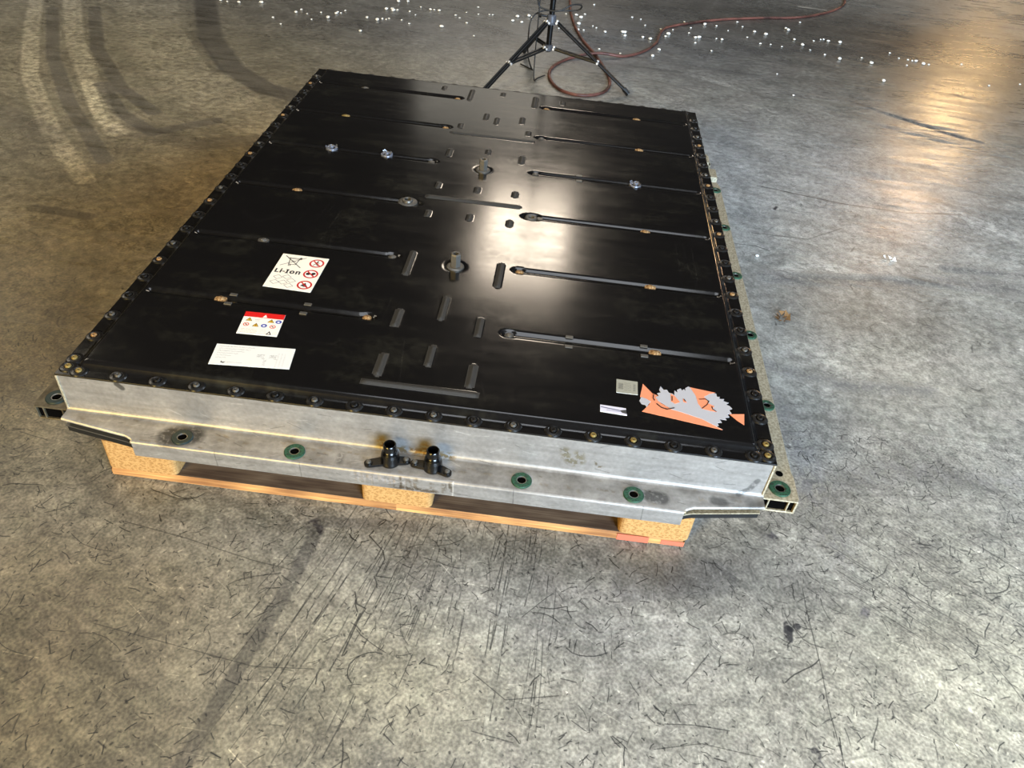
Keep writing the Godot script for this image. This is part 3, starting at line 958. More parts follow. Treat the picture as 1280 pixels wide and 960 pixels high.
func lid_sheet(root: Node3D) -> MeshInstance3D:
	gx = 336
	gz = 430
	step_x = 1.34 / (gx - 1)
	step_z = -BACK / (gz - 1)
	hgt.resize(gx * gz)
	seg.resize(gx * gz)
	for j in gz:
		for i in gx:
			var dx := 0.67 - absf(-0.67 + i * step_x)
			var dz := minf(-(BACK + j * step_z), BACK * -1.0 + (BACK + j * step_z))
			# the rim is wider at the sides than in front
			var e := minf((dx - 0.026) / 0.016, (dz - 0.0195) / 0.0145)
			if dx < 0.06 and dz < 0.06:      # rounded corner of the panel
				var q := Vector2(maxf(0.0, 0.056 - dx), maxf(0.0, 0.042 - dz))
				e = minf(e, (0.030 - q.length()) / 0.012) if q.x > 0.0 and q.y > 0.0 else e
			hgt[j * gx + i] = PANEL * smoothstep(0.0, 1.0, e)
	var kinds := [""]
	var rows := [-0.278, -0.528, -0.795, -1.056, -1.310, -1.563]
	for r in rows.size():
		var z0: float = rows[r]
		for s in [-1.0, 1.0]:
			kinds.append("groove")
			var big := r == 2
			var ex := 0.034 if big else 0.023
			var ez := 0.020 if big else 0.0145
			var cx: float = s * (0.160 if big else 0.151)
			bump(minf(s * 0.11, s * 0.63), maxf(s * 0.11, s * 0.63), z0 - 0.03, z0 + 0.03, kinds.size() - 1, func(x: float, z: float) -> float:
				var d := capsule(x, z, s * 0.165, z0, s * 0.614, z0) / 0.0125
				var e := Vector2((x - cx) / ex, (z - z0) / ez).length()
				var g := 0.0
				if d < 1.0:
					g = 0.0052 * smoothstep(0.0, 0.9, 1.0 - d)
				if e < 1.0:
					g = maxf(g, 0.0050 * smoothstep(0.0, 0.45, 1.0 - e))
				return -g)
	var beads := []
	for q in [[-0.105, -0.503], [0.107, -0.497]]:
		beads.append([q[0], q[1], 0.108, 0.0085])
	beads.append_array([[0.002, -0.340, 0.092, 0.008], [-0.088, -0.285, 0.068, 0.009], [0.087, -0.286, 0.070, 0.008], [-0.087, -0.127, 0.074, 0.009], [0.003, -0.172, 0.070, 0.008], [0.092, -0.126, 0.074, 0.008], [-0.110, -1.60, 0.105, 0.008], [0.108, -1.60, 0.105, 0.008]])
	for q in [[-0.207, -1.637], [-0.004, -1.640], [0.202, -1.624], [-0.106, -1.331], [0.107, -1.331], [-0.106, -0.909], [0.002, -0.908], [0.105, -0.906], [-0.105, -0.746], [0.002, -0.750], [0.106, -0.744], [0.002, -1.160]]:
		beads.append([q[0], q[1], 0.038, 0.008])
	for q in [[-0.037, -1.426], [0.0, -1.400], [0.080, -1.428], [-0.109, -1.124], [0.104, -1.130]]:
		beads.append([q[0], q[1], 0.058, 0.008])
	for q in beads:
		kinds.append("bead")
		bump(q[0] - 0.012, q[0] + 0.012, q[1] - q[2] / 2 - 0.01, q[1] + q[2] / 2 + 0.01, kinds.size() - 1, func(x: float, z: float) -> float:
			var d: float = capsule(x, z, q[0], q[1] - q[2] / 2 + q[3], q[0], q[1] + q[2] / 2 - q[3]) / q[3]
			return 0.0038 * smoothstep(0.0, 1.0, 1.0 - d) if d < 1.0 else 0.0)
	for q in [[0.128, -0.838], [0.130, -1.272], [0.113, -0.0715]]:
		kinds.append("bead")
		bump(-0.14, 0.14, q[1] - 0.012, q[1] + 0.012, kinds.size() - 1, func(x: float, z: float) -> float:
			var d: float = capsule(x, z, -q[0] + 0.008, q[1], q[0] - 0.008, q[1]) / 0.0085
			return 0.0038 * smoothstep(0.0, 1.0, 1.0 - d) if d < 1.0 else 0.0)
	for z0 in [-0.513, -1.038]:      # dishes round the two studs
		bump(-0.04, 0.04, z0 - 0.04, z0 + 0.04, 0, func(x: float, z: float) -> float:
			var d := Vector2(x, z - z0).length() / 0.030
			return -0.0028 * smoothstep(0.0, 0.5, 1.0 - d) if d < 1.0 else 0.0)
	# one mesh per pressing, cut from the same sheet
	var cell := {}
	for j in gz - 1:
		for i in gx - 1:
			var k := j * gx + i
			var id: int = maxi(maxi(seg[k], seg[k + 1]), maxi(seg[k + gx], seg[k + gx + 1]))
			if not cell.has(id):
				cell[id] = PackedInt32Array()
			cell[id].append(k)
	var lid: MeshInstance3D
	var ids := cell.keys()
	ids.sort()
	for id in ids:
		var at := {}
		var v := PackedVector3Array()
		var n := PackedVector3Array()
		var uv := PackedVector2Array()
		var ix := PackedInt32Array()
		for k in cell[id]:
			var c := PackedInt32Array()
			for kk in [k, k + 1, k + gx + 1, k + gx]:
				if not at.has(kk):
					at[kk] = v.size()
					var i: int = kk % gx
					var j: int = kk / gx
					v.append(Vector3(-0.67 + i * step_x, LID_Y + hgt[kk], BACK + j * step_z))
					var l := hgt[kk - 1] if i > 0 else hgt[kk]
					var r := hgt[kk + 1] if i < gx - 1 else hgt[kk]
					var u := hgt[kk - gx] if j > 0 else hgt[kk]
					var d := hgt[kk + gx] if j < gz - 1 else hgt[kk]
					n.append(Vector3((l - r) / (2.0 * step_x), 1.0, (u - d) / (2.0 * step_z)).normalized())
					uv.append(Vector2(float(i) / (gx - 1), float(j) / (gz - 1)))
				c.append(at[kk])
			ix.append_array([c[0], c[1], c[2], c[0], c[2], c[3]])
		var a := []
		a.resize(Mesh.ARRAY_MAX)
		a[Mesh.ARRAY_VERTEX] = v
		a[Mesh.ARRAY_NORMAL] = n
		a[Mesh.ARRAY_TEX_UV] = uv
		a[Mesh.ARRAY_INDEX] = ix
		var m := ArrayMesh.new()
		m.add_surface_from_arrays(Mesh.PRIMITIVE_TRIANGLES, a)
		m.surface_set_material(0, M.pale_bead if kinds[id] == "bead" else M.lid_paint)
		if id == 0:
			# the sheet's own edge, 3 mm thick
			var e := Mb.new()
			e.box(Vector3(-0.671, LID_Y - 0.004, -0.006), Vector3(0.671, LID_Y - 0.0002, 0.0012), 0.001)
			e.box(Vector3(-0.671, LID_Y - 0.004, BACK - 0.001), Vector3(0.671, LID_Y - 0.0002, BACK + 0.006), 0.001)
			for s in [-1.0, 1.0]:
				e.box(Vector3(s * 0.6675 - 0.0035, LID_Y - 0.004, BACK), Vector3(s * 0.6675 + 0.0035, LID_Y - 0.0002, 0.0), 0.001)
			m.add_surface_from_arrays(Mesh.PRIMITIVE_TRIANGLES, e.arrays())
			m.surface_set_material(1, M.lid_dark)
			lid = put("lid", m, root)
			lid.set_meta("label", "black painted steel lid with pressed grooves and beads")
		else:
			put(kinds[id], m, lid)
	return lid


func battery_pack() -> void:
	var root := thing("battery_pack", "large flat battery pack with a black steel lid and aluminium frame resting on the pallet", "battery pack", Vector3(0, 0, 0))
	front_rail(root)
	frame_parts(root)
	var lid := lid_sheet(root)
	bolts(lid)
	lid_fittings(lid)
	stickers(root)
	ports(root)


func flange_depth(x: float) -> float:
	var a := absf(x)
	if a <= 0.516:
		return 0.065
	if a <= 0.536:
		var t := (a - 0.516) / 0.020
		return lerpf(0.065, 0.050, sqrt(t))
	return lerpf(0.050, 0.028, (a - 0.536) / 0.134)


func front_rail(root: Node3D) -> void:
	var xs := [-0.67]
	for k in 9:
		xs.append(-0.665 + 0.129 * k / 8.0)
	for k in 7:
		xs.append(-0.536 + 0.020 * (1.0 - pow(1.0 - k / 6.0, 2.0)))
	for k in 41:
		xs.append(-0.516 + 1.032 * k / 40.0)
	for k in 7:
		xs.append(0.516 + 0.020 * pow(k / 6.0, 2.0))
	for k in 9:
		xs.append(0.536 + 0.129 * k / 8.0)
	xs.append(0.67)
	var b := Mb.new()
	var prev: Array = []
	for i in xs.size():
		var x: float = xs[i]
		var d := flange_depth(x)
		var lip := 0.036 if absf(x) <= 0.5161 else 0.005
		var prof := []          # [z, y, normal z, normal y, v]
		prof.append([0.0, 0.2665, 1.0, 0.0, 0.0])
		prof.append([0.0, FLANGE_Y + 0.009, 1.0, 0.0, 0.077])
		for k in range(1, 6):   # the fillet between wall and flange
			var a := PI / 2 * k / 5.0
			prof.append([0.009 - 0.009 * cos(a), FLANGE_Y + 0.009 - 0.009 * sin(a), cos(a), sin(a), 0.077 + 0.014 * k / 5.0])
		prof.append([d - 0.005, FLANGE_Y, 0.0, 1.0, 0.091 + (d - 0.014)])
		for k in range(1, 6):
			var a := PI / 2 * k / 5.0
			prof.append([d - 0.005 + 0.005 * sin(a), FLANGE_Y - 0.005 + 0.005 * cos(a), sin(a), cos(a), 0.091 + (d - 0.014) + 0.007 * k / 5.0])
		prof.append([d, FLANGE_Y - lip, 1.0, 0.0, 0.15 + lip])
		if prev.size():
			for k in prof.size() - 1:
				var p: Array = prev[k]
				var q: Array = prev[k + 1]
				var r: Array = prof[k + 1]
				var s: Array = prof[k]
				var x0: float = xs[i - 1]
				var P := [Vector3(x0, p[1], p[0]), Vector3(x0, q[1], q[0]), Vector3(x, r[1], r[0]), Vector3(x, s[1], s[0])]
				var N := [Vector3(0, p[3], p[2]), Vector3(0, q[3], q[2]), Vector3(0, r[3], r[2]), Vector3(0, s[3], s[2])]
				var u0 := (x0 + 0.67) / 1.34
				var u1 := (x + 0.67) / 1.34
				var U := [Vector2(u0, p[4] / 0.2), Vector2(u0, q[4] / 0.2), Vector2(u1, r[4] / 0.2), Vector2(u1, s[4] / 0.2)]
				b.smooth(P[0], P[1], P[2], N[0], N[1], N[2], U[0], U[1], U[2])
				b.smooth(P[0], P[2], P[3], N[0], N[2], N[3], U[0], U[2], U[3])
		prev = prof
	# thickness: back of the wall, underside of the flange, ends of the lip
	var t := Mb.new()
	t.box(Vector3(-0.67, FLANGE_Y - 0.004, -0.006), Vector3(0.67, 0.2662, -0.0006), 0.0005)
	t.box(Vector3(-0.52, FLANGE_Y - 0.0065, 0.0), Vector3(0.52, FLANGE_Y - 0.0015, 0.0630), 0.0005)
	t.box(Vector3(-0.516, FLANGE_Y - 0.036, 0.0605), Vector3(0.516, FLANGE_Y - 0.004, 0.0645), 0.0005)
	for s in [-1.0, 1.0]:
		t.box(Vector3(s * 0.668 - 0.002, FLANGE_Y, -0.012), Vector3(s * 0.668 + 0.002, 0.2662, 0.0022), 0.0005)
	var o := put("front_rail", made([b, t], [M.aluminium, M.rail_aluminium]), root)
	o.set_meta("label", "brushed aluminium front wall with a stepped flange")


func ring(root: Node3D, x: float, y: float, z: float, r: float, m: Material) -> void:
	var b := Mb.new()
	b.lathe([Vector2(r, 0.0), Vector2(r, 0.0018), Vector2(r - 0.0012, 0.003), Vector2(r * 0.52, 0.003), Vector2(r * 0.48, 0.0022)], 28)
	var h := Mb.new()
	h.lathe([Vector2(r * 0.48, 0.0024), Vector2(r * 0.44, 0.0024), Vector2(r * 0.42, 0.0004)], 24)
	var d := Mb.new()
	d.lathe([Vector2(r * 0.43, 0.0005), Vector2(0.0, 0.0005)], 24)  # flat dark disc painted as the shade of the hole
	put("washer", made([b, h, d], [m, M.steel, M.hole_shade]), root, Vector3(x, y, z))


func frame_parts(root: Node3D) -> void:
	# the tray under the lid
	var b := Mb.new()
	b.box(Vector3(-0.655, 0.146, BACK + 0.01), Vector3(0.655, 0.180, 0.0), 0.004)
	b.box(Vector3(-0.512, 0.1465, 0.0), Vector3(0.512, 0.172, 0.058), 0.002)
	obj("under_tray", b, M.under_tray, root)
	var w := Mb.new()
	for s in [-1.0, 1.0]:
		w.box(Vector3(s * 0.6635 - 0.003, 0.178, BACK + 0.004), Vector3(s * 0.6635 + 0.003, 0.2655, -0.006), 0.001)
	w.box(Vector3(-0.66, 0.16, BACK + 0.002), Vector3(0.66, 0.2655, BACK + 0.008), 0.001)
	obj("side_wall", w, M.rail_aluminium, root)
	# the curved dark skirts under the cut corners of the flange
	for s in [-1.0, 1.0]:
		var sk := Mb.new()
		var edge := Mb.new()
		for layer in [[0.172, 0.1765, 0.0], [0.163, 0.1655, 0.006], [0.147, 0.158, 0.002]]:
			var o := PackedVector2Array([Vector2(s * 0.508, -0.002)])
			for k in 6:
				var a := 0.510 + 0.026 * k / 5.0
				o.append(Vector2(s * a, lerpf(0.060, 0.044, sqrt(k / 5.0)) + layer[2]))
			o.append(Vector2(s * 0.665, 0.022 + layer[2]))
			o.append(Vector2(s * 0.665, -0.002))
			(edge if layer[0] == 0.163 else sk).prism(o, layer[0], layer[1])
		put("skirt", made([sk, edge], [M.under_tray, M.rail_aluminium if s > 0.0 else M.dull_steel]), root)
	# side rails: open aluminium tubes with a web and a dark filler painted as shade inside
	for s in [-1.0, 1.0]:
		var r := Mb.new()
		var x0: float = s * 0.670
		var x1: float = s * 0.739
		var lo := minf(x0, x1)
		var hi := maxf(x0, x1)
		var o := PackedVector2Array([Vector2(x0, 0.003), Vector2(s * 0.735, 0.003), Vector2(x1, -0.004), Vector2(x1, -0.06), Vector2(s * 0.736, -0.075), Vector2(s * 0.736, -1.33), Vector2(s * 0.730, -1.36), Vector2(x0, -1.36)])
		r.prism(o, FLANGE_Y - 0.004, FLANGE_Y)
		r.box(Vector3(lo, FLANGE_Y - 0.036, -1.36), Vector3(hi, FLANGE_Y - 0.032, 0.002), 0.0006)
		r.box(Vector3(s * 0.7365 - 0.002, FLANGE_Y - 0.033, -1.34), Vector3(s * 0.7365 + 0.002, FLANGE_Y - 0.003, 0.002), 0.0006)
		r.box(Vector3(s * 0.672 - 0.002, FLANGE_Y - 0.033, -1.36), Vector3(s * 0.672 + 0.002, FLANGE_Y - 0.003, -0.004), 0.0006)
		r.box(Vector3(s * 0.684 - 0.0015, FLANGE_Y - 0.033, -1.34), Vector3(s * 0.684 + 0.0015, FLANGE_Y - 0.003, 0.001), 0.0006)
		r.box(Vector3(s * 0.722 - 0.0015, FLANGE_Y - 0.033, -1.34), Vector3(s * 0.722 + 0.0015, FLANGE_Y - 0.003, 0.001), 0.0006)
		r.box(Vector3(lo + 0.004, FLANGE_Y - 0.020, -1.34), Vector3(hi - 0.004, FLANGE_Y - 0.017, -0.004), 0.0006)
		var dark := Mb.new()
		dark.box(Vector3(lo + 0.004, FLANGE_Y - 0.0325, -1.30), Vector3(hi - 0.005, FLANGE_Y - 0.0042, -0.003), 0.0005)  # dark block stands in for the shade inside the tube
		var rail := put("side_rail", made([r, dark], [M.rail_aluminium if s > 0.0 else M.dirty_aluminium, M.hole_shade]), root)
		rail.set_meta("label", "dusty aluminium side rail with open tube ends filled dark as shade")
		ring(rail, s * 0.706, FLANGE_Y, -0.025, 0.0205, M.green_washer if s > 0.0 else M.dark_washer)
		if s > 0.0:
			for z in [-0.268, -0.524, -0.792, -1.056, -1.30]:
				ring(rail, 0.7195, FLANGE_Y, z, 0.0165, M.green_washer)
			var h := Mb.new()
			h.lathe([Vector2(0.0075, 0.0), Vector2(0.007, 0.0008), Vector2(0.0, 0.0008)], 16)
			for q in [[0.712, -0.066], [0.702, -1.25], [0.700, -0.62]]:
				put("bolt_hole_shade", made([h], [M.hole_shade]), rail, Vector3(q[0], FLANGE_Y, q[1]))  # flat dark discs painted as shade, no hole cut
		# the mounting brackets behind the rail
		var k := Mb.new()
		k.box(Vector3(minf(s * 0.67, s * 0.735), FLANGE_Y - 0.004, -1.455), Vector3(maxf(s * 0.67, s * 0.735), FLANGE_Y + 0.004, -1.39), 0.002)
		for z in [-1.455, -1.425, -1.394]:
			k.box(Vector3(minf(s * 0.67, s * 0.735), FLANGE_Y - 0.036, z), Vector3(maxf(s * 0.67, s * 0.735), FLANGE_Y, z + 0.004), 0.001)
		k.box(Vector3(minf(s * 0.67, s * 0.735), FLANGE_Y - 0.036, -1.455), Vector3(maxf(s * 0.67, s * 0.735), FLANGE_Y - 0.032, -1.39), 0.001)
		obj("tube_bracket", k, M.rail_aluminium, root)
		var e := Mb.new()
		e.box(Vector3(minf(s * 0.67, s * 0.722), FLANGE_Y - 0.03, -1.56), Vector3(maxf(s * 0.67, s * 0.722), FLANGE_Y + 0.01, -1.48), 0.008)
		obj("mount_block", e, M.rail_aluminium, root)


func bolts(lid: MeshInstance3D) -> void:
	var boss := Mb.new()
	boss.lathe([Vector2(0.0165, 0.0), Vector2(0.0145, 0.0022), Vector2(0.0105, 0.0030), Vector2(0.0095, 0.0024), Vector2(0.0075, 0.0024)], 18)
	var head := Mb.new()
	head.lathe([Vector2(0.0062, 0.0022), Vector2(0.0060, 0.0042), Vector2(0.0045, 0.0056), Vector2(0.0024, 0.0056), Vector2(0.0020, 0.0035), Vector2(0.0, 0.0035)], 12)
	var plain := made([boss, head], [M.lid_dark, M.lid_dark])
	var bright := made([boss, head], [M.lid_dark, M.dull_steel])
	var brass := made([boss, head], [M.lid_dark, M.yellow_zinc])
	var rusty := made([boss, head], [M.lid_dark, M.corroded_steel])
	var y := LID_Y
	for i in 18:
		var x := -0.630 + 0.0741 * i
		put("lid_bolt", brass if i in [0, 13, 14] else [plain, bright, plain, bright, bright][i % 5], lid, Vector3(x, y, -0.0135))
		put("lid_bolt", plain, lid, Vector3(x, y, BACK + 0.0135))
	for s in [-1.0, 1.0]:
		for i in 23:
			put("lid_bolt", [plain, bright, rusty, plain][(i * 7 + int(s)) % 4] if i > 0 else brass, lid, Vector3(s * 0.656, y, -0.047 - 0.0722 * i))
	put("lid_bolt", brass, lid, Vector3(0.655, y, -0.0175))
	put("lid_bolt", brass, lid, Vector3(-0.655, y, -0.022))


func lid_fittings(lid: MeshInstance3D) -> void:
	var y := LID_Y + PANEL
	# rivets in the grooves
	var dome := Mb.new()
	dome.lathe([Vector2(0.0135, -0.005), Vector2(0.013, -0.0022), Vector2(0.0085, -0.0015), Vector2(0.0065, 0.0005), Vector2(0.004, 0.0016), Vector2(0.0, 0.0018)], 14)
	var pale := made([dome], [M.corroded_steel])
	var dark := made([dome], [M.dull_steel])
	var gold := made([dome], [M.yellow_zinc])
	for q in [[-0.467, -1.558, 1], [-0.467, -1.308, 2], [-0.460, -0.790, 0], [-0.459, -0.529, 1], [-0.464, -0.279, 0], [0.456, -1.560, 0], [0.457, -1.310, 0], [0.457, -0.790, 0], [0.459, -0.529, 0], [0.458, -0.276, 0]]:
		put("rivet", [pale, dark, gold][q[2]], lid, Vector3(q[0], y, q[1]))
	# small rivets at the inner ends
	var small := Mb.new()
	small.lathe([Vector2(0.010, -0.005), Vector2(0.0095, -0.0035), Vector2(0.006, -0.0025), Vector2(0.0045, -0.001), Vector2(0.0, -0.0008)], 12)
	var sp := made([small], [M.corroded_steel])
	var sd := made([small], [M.dull_steel])
	for q in [[-0.151, -1.563, 0], [-0.151, -1.310, 0], [-0.151, -1.056, 1], [-0.151, -0.526, 1], [-0.151, -0.278, 0], [0.151, -1.563, 0], [0.151, -1.310, 1], [0.151, -1.056, 1], [0.151, -0.527, 0], [0.151, -0.277, 1]]:
		put("rivet", [sp, sd][q[2]], lid, Vector3(q[0], y, q[1]))
	# nuts wrapped in torn foil
	var foil := Mb.new()
	foil.lathe([Vector2(0.006, -0.004), Vector2(0.007, 0.008), Vector2(0.005, 0.009), Vector2(0.004, 0.002), Vector2(0.0, 0.002)], 10)
	foil.lathe([Vector2(0.017, -0.004), Vector2(0.0165, 0.002), Vector2(0.013, 0.003), Vector2(0.010, 0.0)], 14)
	for k in 5:
		var a := TAU * k / 5.0
		var d := Vector3(cos(a), 0, sin(a))
		var e := Vector3(cos(a + 0.9), 0, sin(a + 0.9))
		var hh := 0.004 + 0.006 * float((k * 3) % 5) / 4.0
		foil.tri(d * 0.015, e * 0.016, (d + e) * 0.5 * 0.019 + Vector3.UP * hh, d)
		foil.tri(d * 0.015, (d + e) * 0.5 * 0.019 + Vector3.UP * hh, d * 0.018 + Vector3.UP * hh * 0.8, d)
	var fm := made([foil], [M.foil])
	for q in [[-0.443, -1.062], [-0.282, -1.062], [0.437, -1.056]]:
		put("foil_nut", fm, lid, Vector3(q[0], y, q[1]), Basis(Vector3.UP, q[0] * 9.0))
	# clips over the grooves
	for q in [[-0.4415, -0.278], [-0.281, -0.276], [0.277, -0.274], [0.4345, -0.274], [0.276, -1.055]]:
		for s in [-1.0, 1.0]:
			var c := Mb.new()
			c.box(Vector3(-0.008, 0.0, -0.0045), Vector3(0.008, 0.0022, 0.0045), 0.0008)
			obj("clip", c, M.dull_steel, lid, Vector3(q[0], y, q[1] + s * 0.0165))
	# two hexagonal studs on the middle line
	for q in [[-0.513, 0.034], [-1.038, 0.032]]:
		var w := Mb.new()
		w.lathe([Vector2(0.0205, -0.0028), Vector2(0.0205, 0.0005), Vector2(0.0165, 0.0022), Vector2(0.011, 0.0022)], 24)
		var h := Mb.new()
		var r := 0.0125
		for k in 6:
			var a := TAU * k / 6.0 + 0.3
			var c := TAU * (k + 1) / 6.0 + 0.3
			var A := Vector3(cos(a), 0, sin(a))
			var C := Vector3(cos(c), 0, sin(c))
			var up := Vector3.UP
			h.quad(A * r, C * r, C * r + up * (q[1] - 0.002), A * r + up * (q[1] - 0.002), A + C)
			h.quad(A * r + up * (q[1] - 0.002), C * r + up * (q[1] - 0.002), C * r * 0.86 + up * q[1], A * r * 0.86 + up * q[1], A + C + up)
			h.quad(A * r * 0.86 + up * q[1], C * r * 0.86 + up * q[1], C * r * 0.55 + up * q[1], A * r * 0.55 + up * q[1], up)
			h.quad(A * r * 0.55 + up * q[1], C * r * 0.55 + up * q[1], C * r * 0.55 + up * (q[1] - 0.012), A * r * 0.55 + up * (q[1] - 0.012), -A - C)
			h.tri(A * r * 0.55 + up * (q[1] - 0.012), C * r * 0.55 + up * (q[1] - 0.012), up * (q[1] - 0.012), up)
		put("stud", made([w, h], [M.dull_steel, M.dull_steel]), lid, Vector3(0.001, y, q[0]))
	# the low nut at the end of the fourth left groove, and the socket in the eye of the right one
	var n := Mb.new()
	n.lathe([Vector2(0.026, -0.005), Vector2(0.025, 0.0), Vector2(0.019, 0.002), Vector2(0.0135, 0.0022), Vector2(0.013, 0.0065), Vector2(0.0118, 0.0075), Vector2(0.0085, 0.0075), Vector2(0.008, -0.004), Vector2(0.0, -0.004)], 22)
	obj("collar_nut", n, M.dull_steel, lid, Vector3(-0.168, y, -0.797))
	var sck := Mb.new()
	sck.lathe([Vector2(0.017, -0.005), Vector2(0.016, -0.001), Vector2(0.0125, 0.0005), Vector2(0.008, 0.0), Vector2(0.0075, -0.004), Vector2(0.0, -0.004)], 20)
	sck.box(Vector3(0.016, -0.005, -0.006), Vector3(0.030, -0.0005, 0.006), 0.001)
	obj("collar_nut", sck, M.dull_steel, lid, Vector3(0.158, y, -0.793))


# ------------------------------------------------------------------ stickers on the lid
class Ink:
	var im: Image
	var s: float        # pixels per unit

	func _init(w: int, h: int, back: Color) -> void:
		im = Image.create(w, h, false, Image.FORMAT_RGB8)
		im.fill(back)

	func dot(x: float, y: float, r: float, c: Color, inner := 0.0) -> void:
		for yy in range(maxi(0, int(y - r - 1)), mini(im.get_height(), int(y + r + 2))):
			for xx in range(maxi(0, int(x - r - 1)), mini(im.get_width(), int(x + r + 2))):
				var d := Vector2(xx - x, yy - y).length()
				var a := clampf(r - d + 0.5, 0.0, 1.0) * clampf(d - inner + 0.5, 0.0, 1.0)
				if a > 0.0:
					im.set_pixel(xx, yy, im.get_pixel(xx, yy).lerp(c, a))

	func line(ax: float, ay: float, bx: float, by: float, w: float, c: Color) -> void:
		var d := Vector2(bx - ax, by - ay)
		var l2 := maxf(d.length_squared(), 1e-6)
		for yy in range(maxi(0, int(minf(ay, by) - w - 1)), mini(im.get_height(), int(maxf(ay, by) + w + 2))):
			for xx in range(maxi(0, int(minf(ax, bx) - w - 1)), mini(im.get_width(), int(maxf(ax, bx) + w + 2))):
				var p := Vector2(xx - ax, yy - ay)
				var t := clampf(p.dot(d) / l2, 0.0, 1.0)
				var a := clampf(w * 0.5 - (p - d * t).length() + 0.5, 0.0, 1.0)
				if a > 0.0:
					im.set_pixel(xx, yy, im.get_pixel(xx, yy).lerp(c, a))

	func rect(x: float, y: float, w: float, h: float, c: Color) -> void:
		im.fill_rect(Rect2i(int(x), int(y), int(w), int(h)), c)

	func poly(pts: Array, c: Color) -> void:
		var o := PackedVector2Array(pts)
		var lo := o[0]
		var hi := o[0]
		for p in o:
			lo = lo.min(p)
			hi = hi.max(p)
		for yy in range(maxi(0, int(lo.y)), mini(im.get_height(), int(hi.y) + 1)):
			for xx in range(maxi(0, int(lo.x)), mini(im.get_width(), int(hi.x) + 1)):
				if Geometry2D.is_point_in_polygon(Vector2(xx + 0.5, yy + 0.5), o):
					im.set_pixel(xx, yy, c)

	func words(x: float, y: float, w: float, h: float, c: Color, g: RandomNumberGenerator) -> void:
		# a run of small print too fine to read
		var e := x + w
		while x < e:
			var l := g.randf_range(h * 0.4, h * 0.8)
			line(x, y + g.randf_range(0.0, h), x + l * 0.6, y + g.randf_range(0.0, h), h * 0.3, c)
			x += l + (h * 0.7 if g.randf() < 0.2 else h * 0.2)


func sticker(called: String, ink: Ink, corners: Array, root: Node3D, label: String) -> MeshInstance3D:
	# corners in order: back left, back right, front right, front left
	var y0 := LID_Y + PANEL
	var y1 := y0 + 0.0006
	var m := mat("print_" + called + str(corners[0].x), Color.WHITE, 0.42)
	m.albedo_texture = ImageTexture.create_from_image(ink.im)
	m.texture_repeat = false
	var b := Mb.new()
	var p := []
	for c in corners:
		p.append(Vector3(c.x, y1, c.y))
	var uvs := [Vector2(0, 0), Vector2(1, 0), Vector2(1, 1), Vector2(0, 1)]
	b.tri(p[0], p[1], p[2], Vector3.UP, uvs[0], uvs[1], uvs[2])
	b.tri(p[0], p[2], p[3], Vector3.UP, uvs[0], uvs[2], uvs[3])
	var e := Mb.new()
	var mid: Vector3 = (p[0] + p[2]) * 0.5
	for k in 4:
		var A: Vector3 = p[k]
		var B: Vector3 = p[(k + 1) % 4]
		e.quad(A, B, Vector3(B.x, y0, B.z), Vector3(A.x, y0, A.z), (A + B) * 0.5 - mid)
	var o := put(called, made([b, e], [m, M.paper]), root)
	o.set_meta("label", label)
	return o


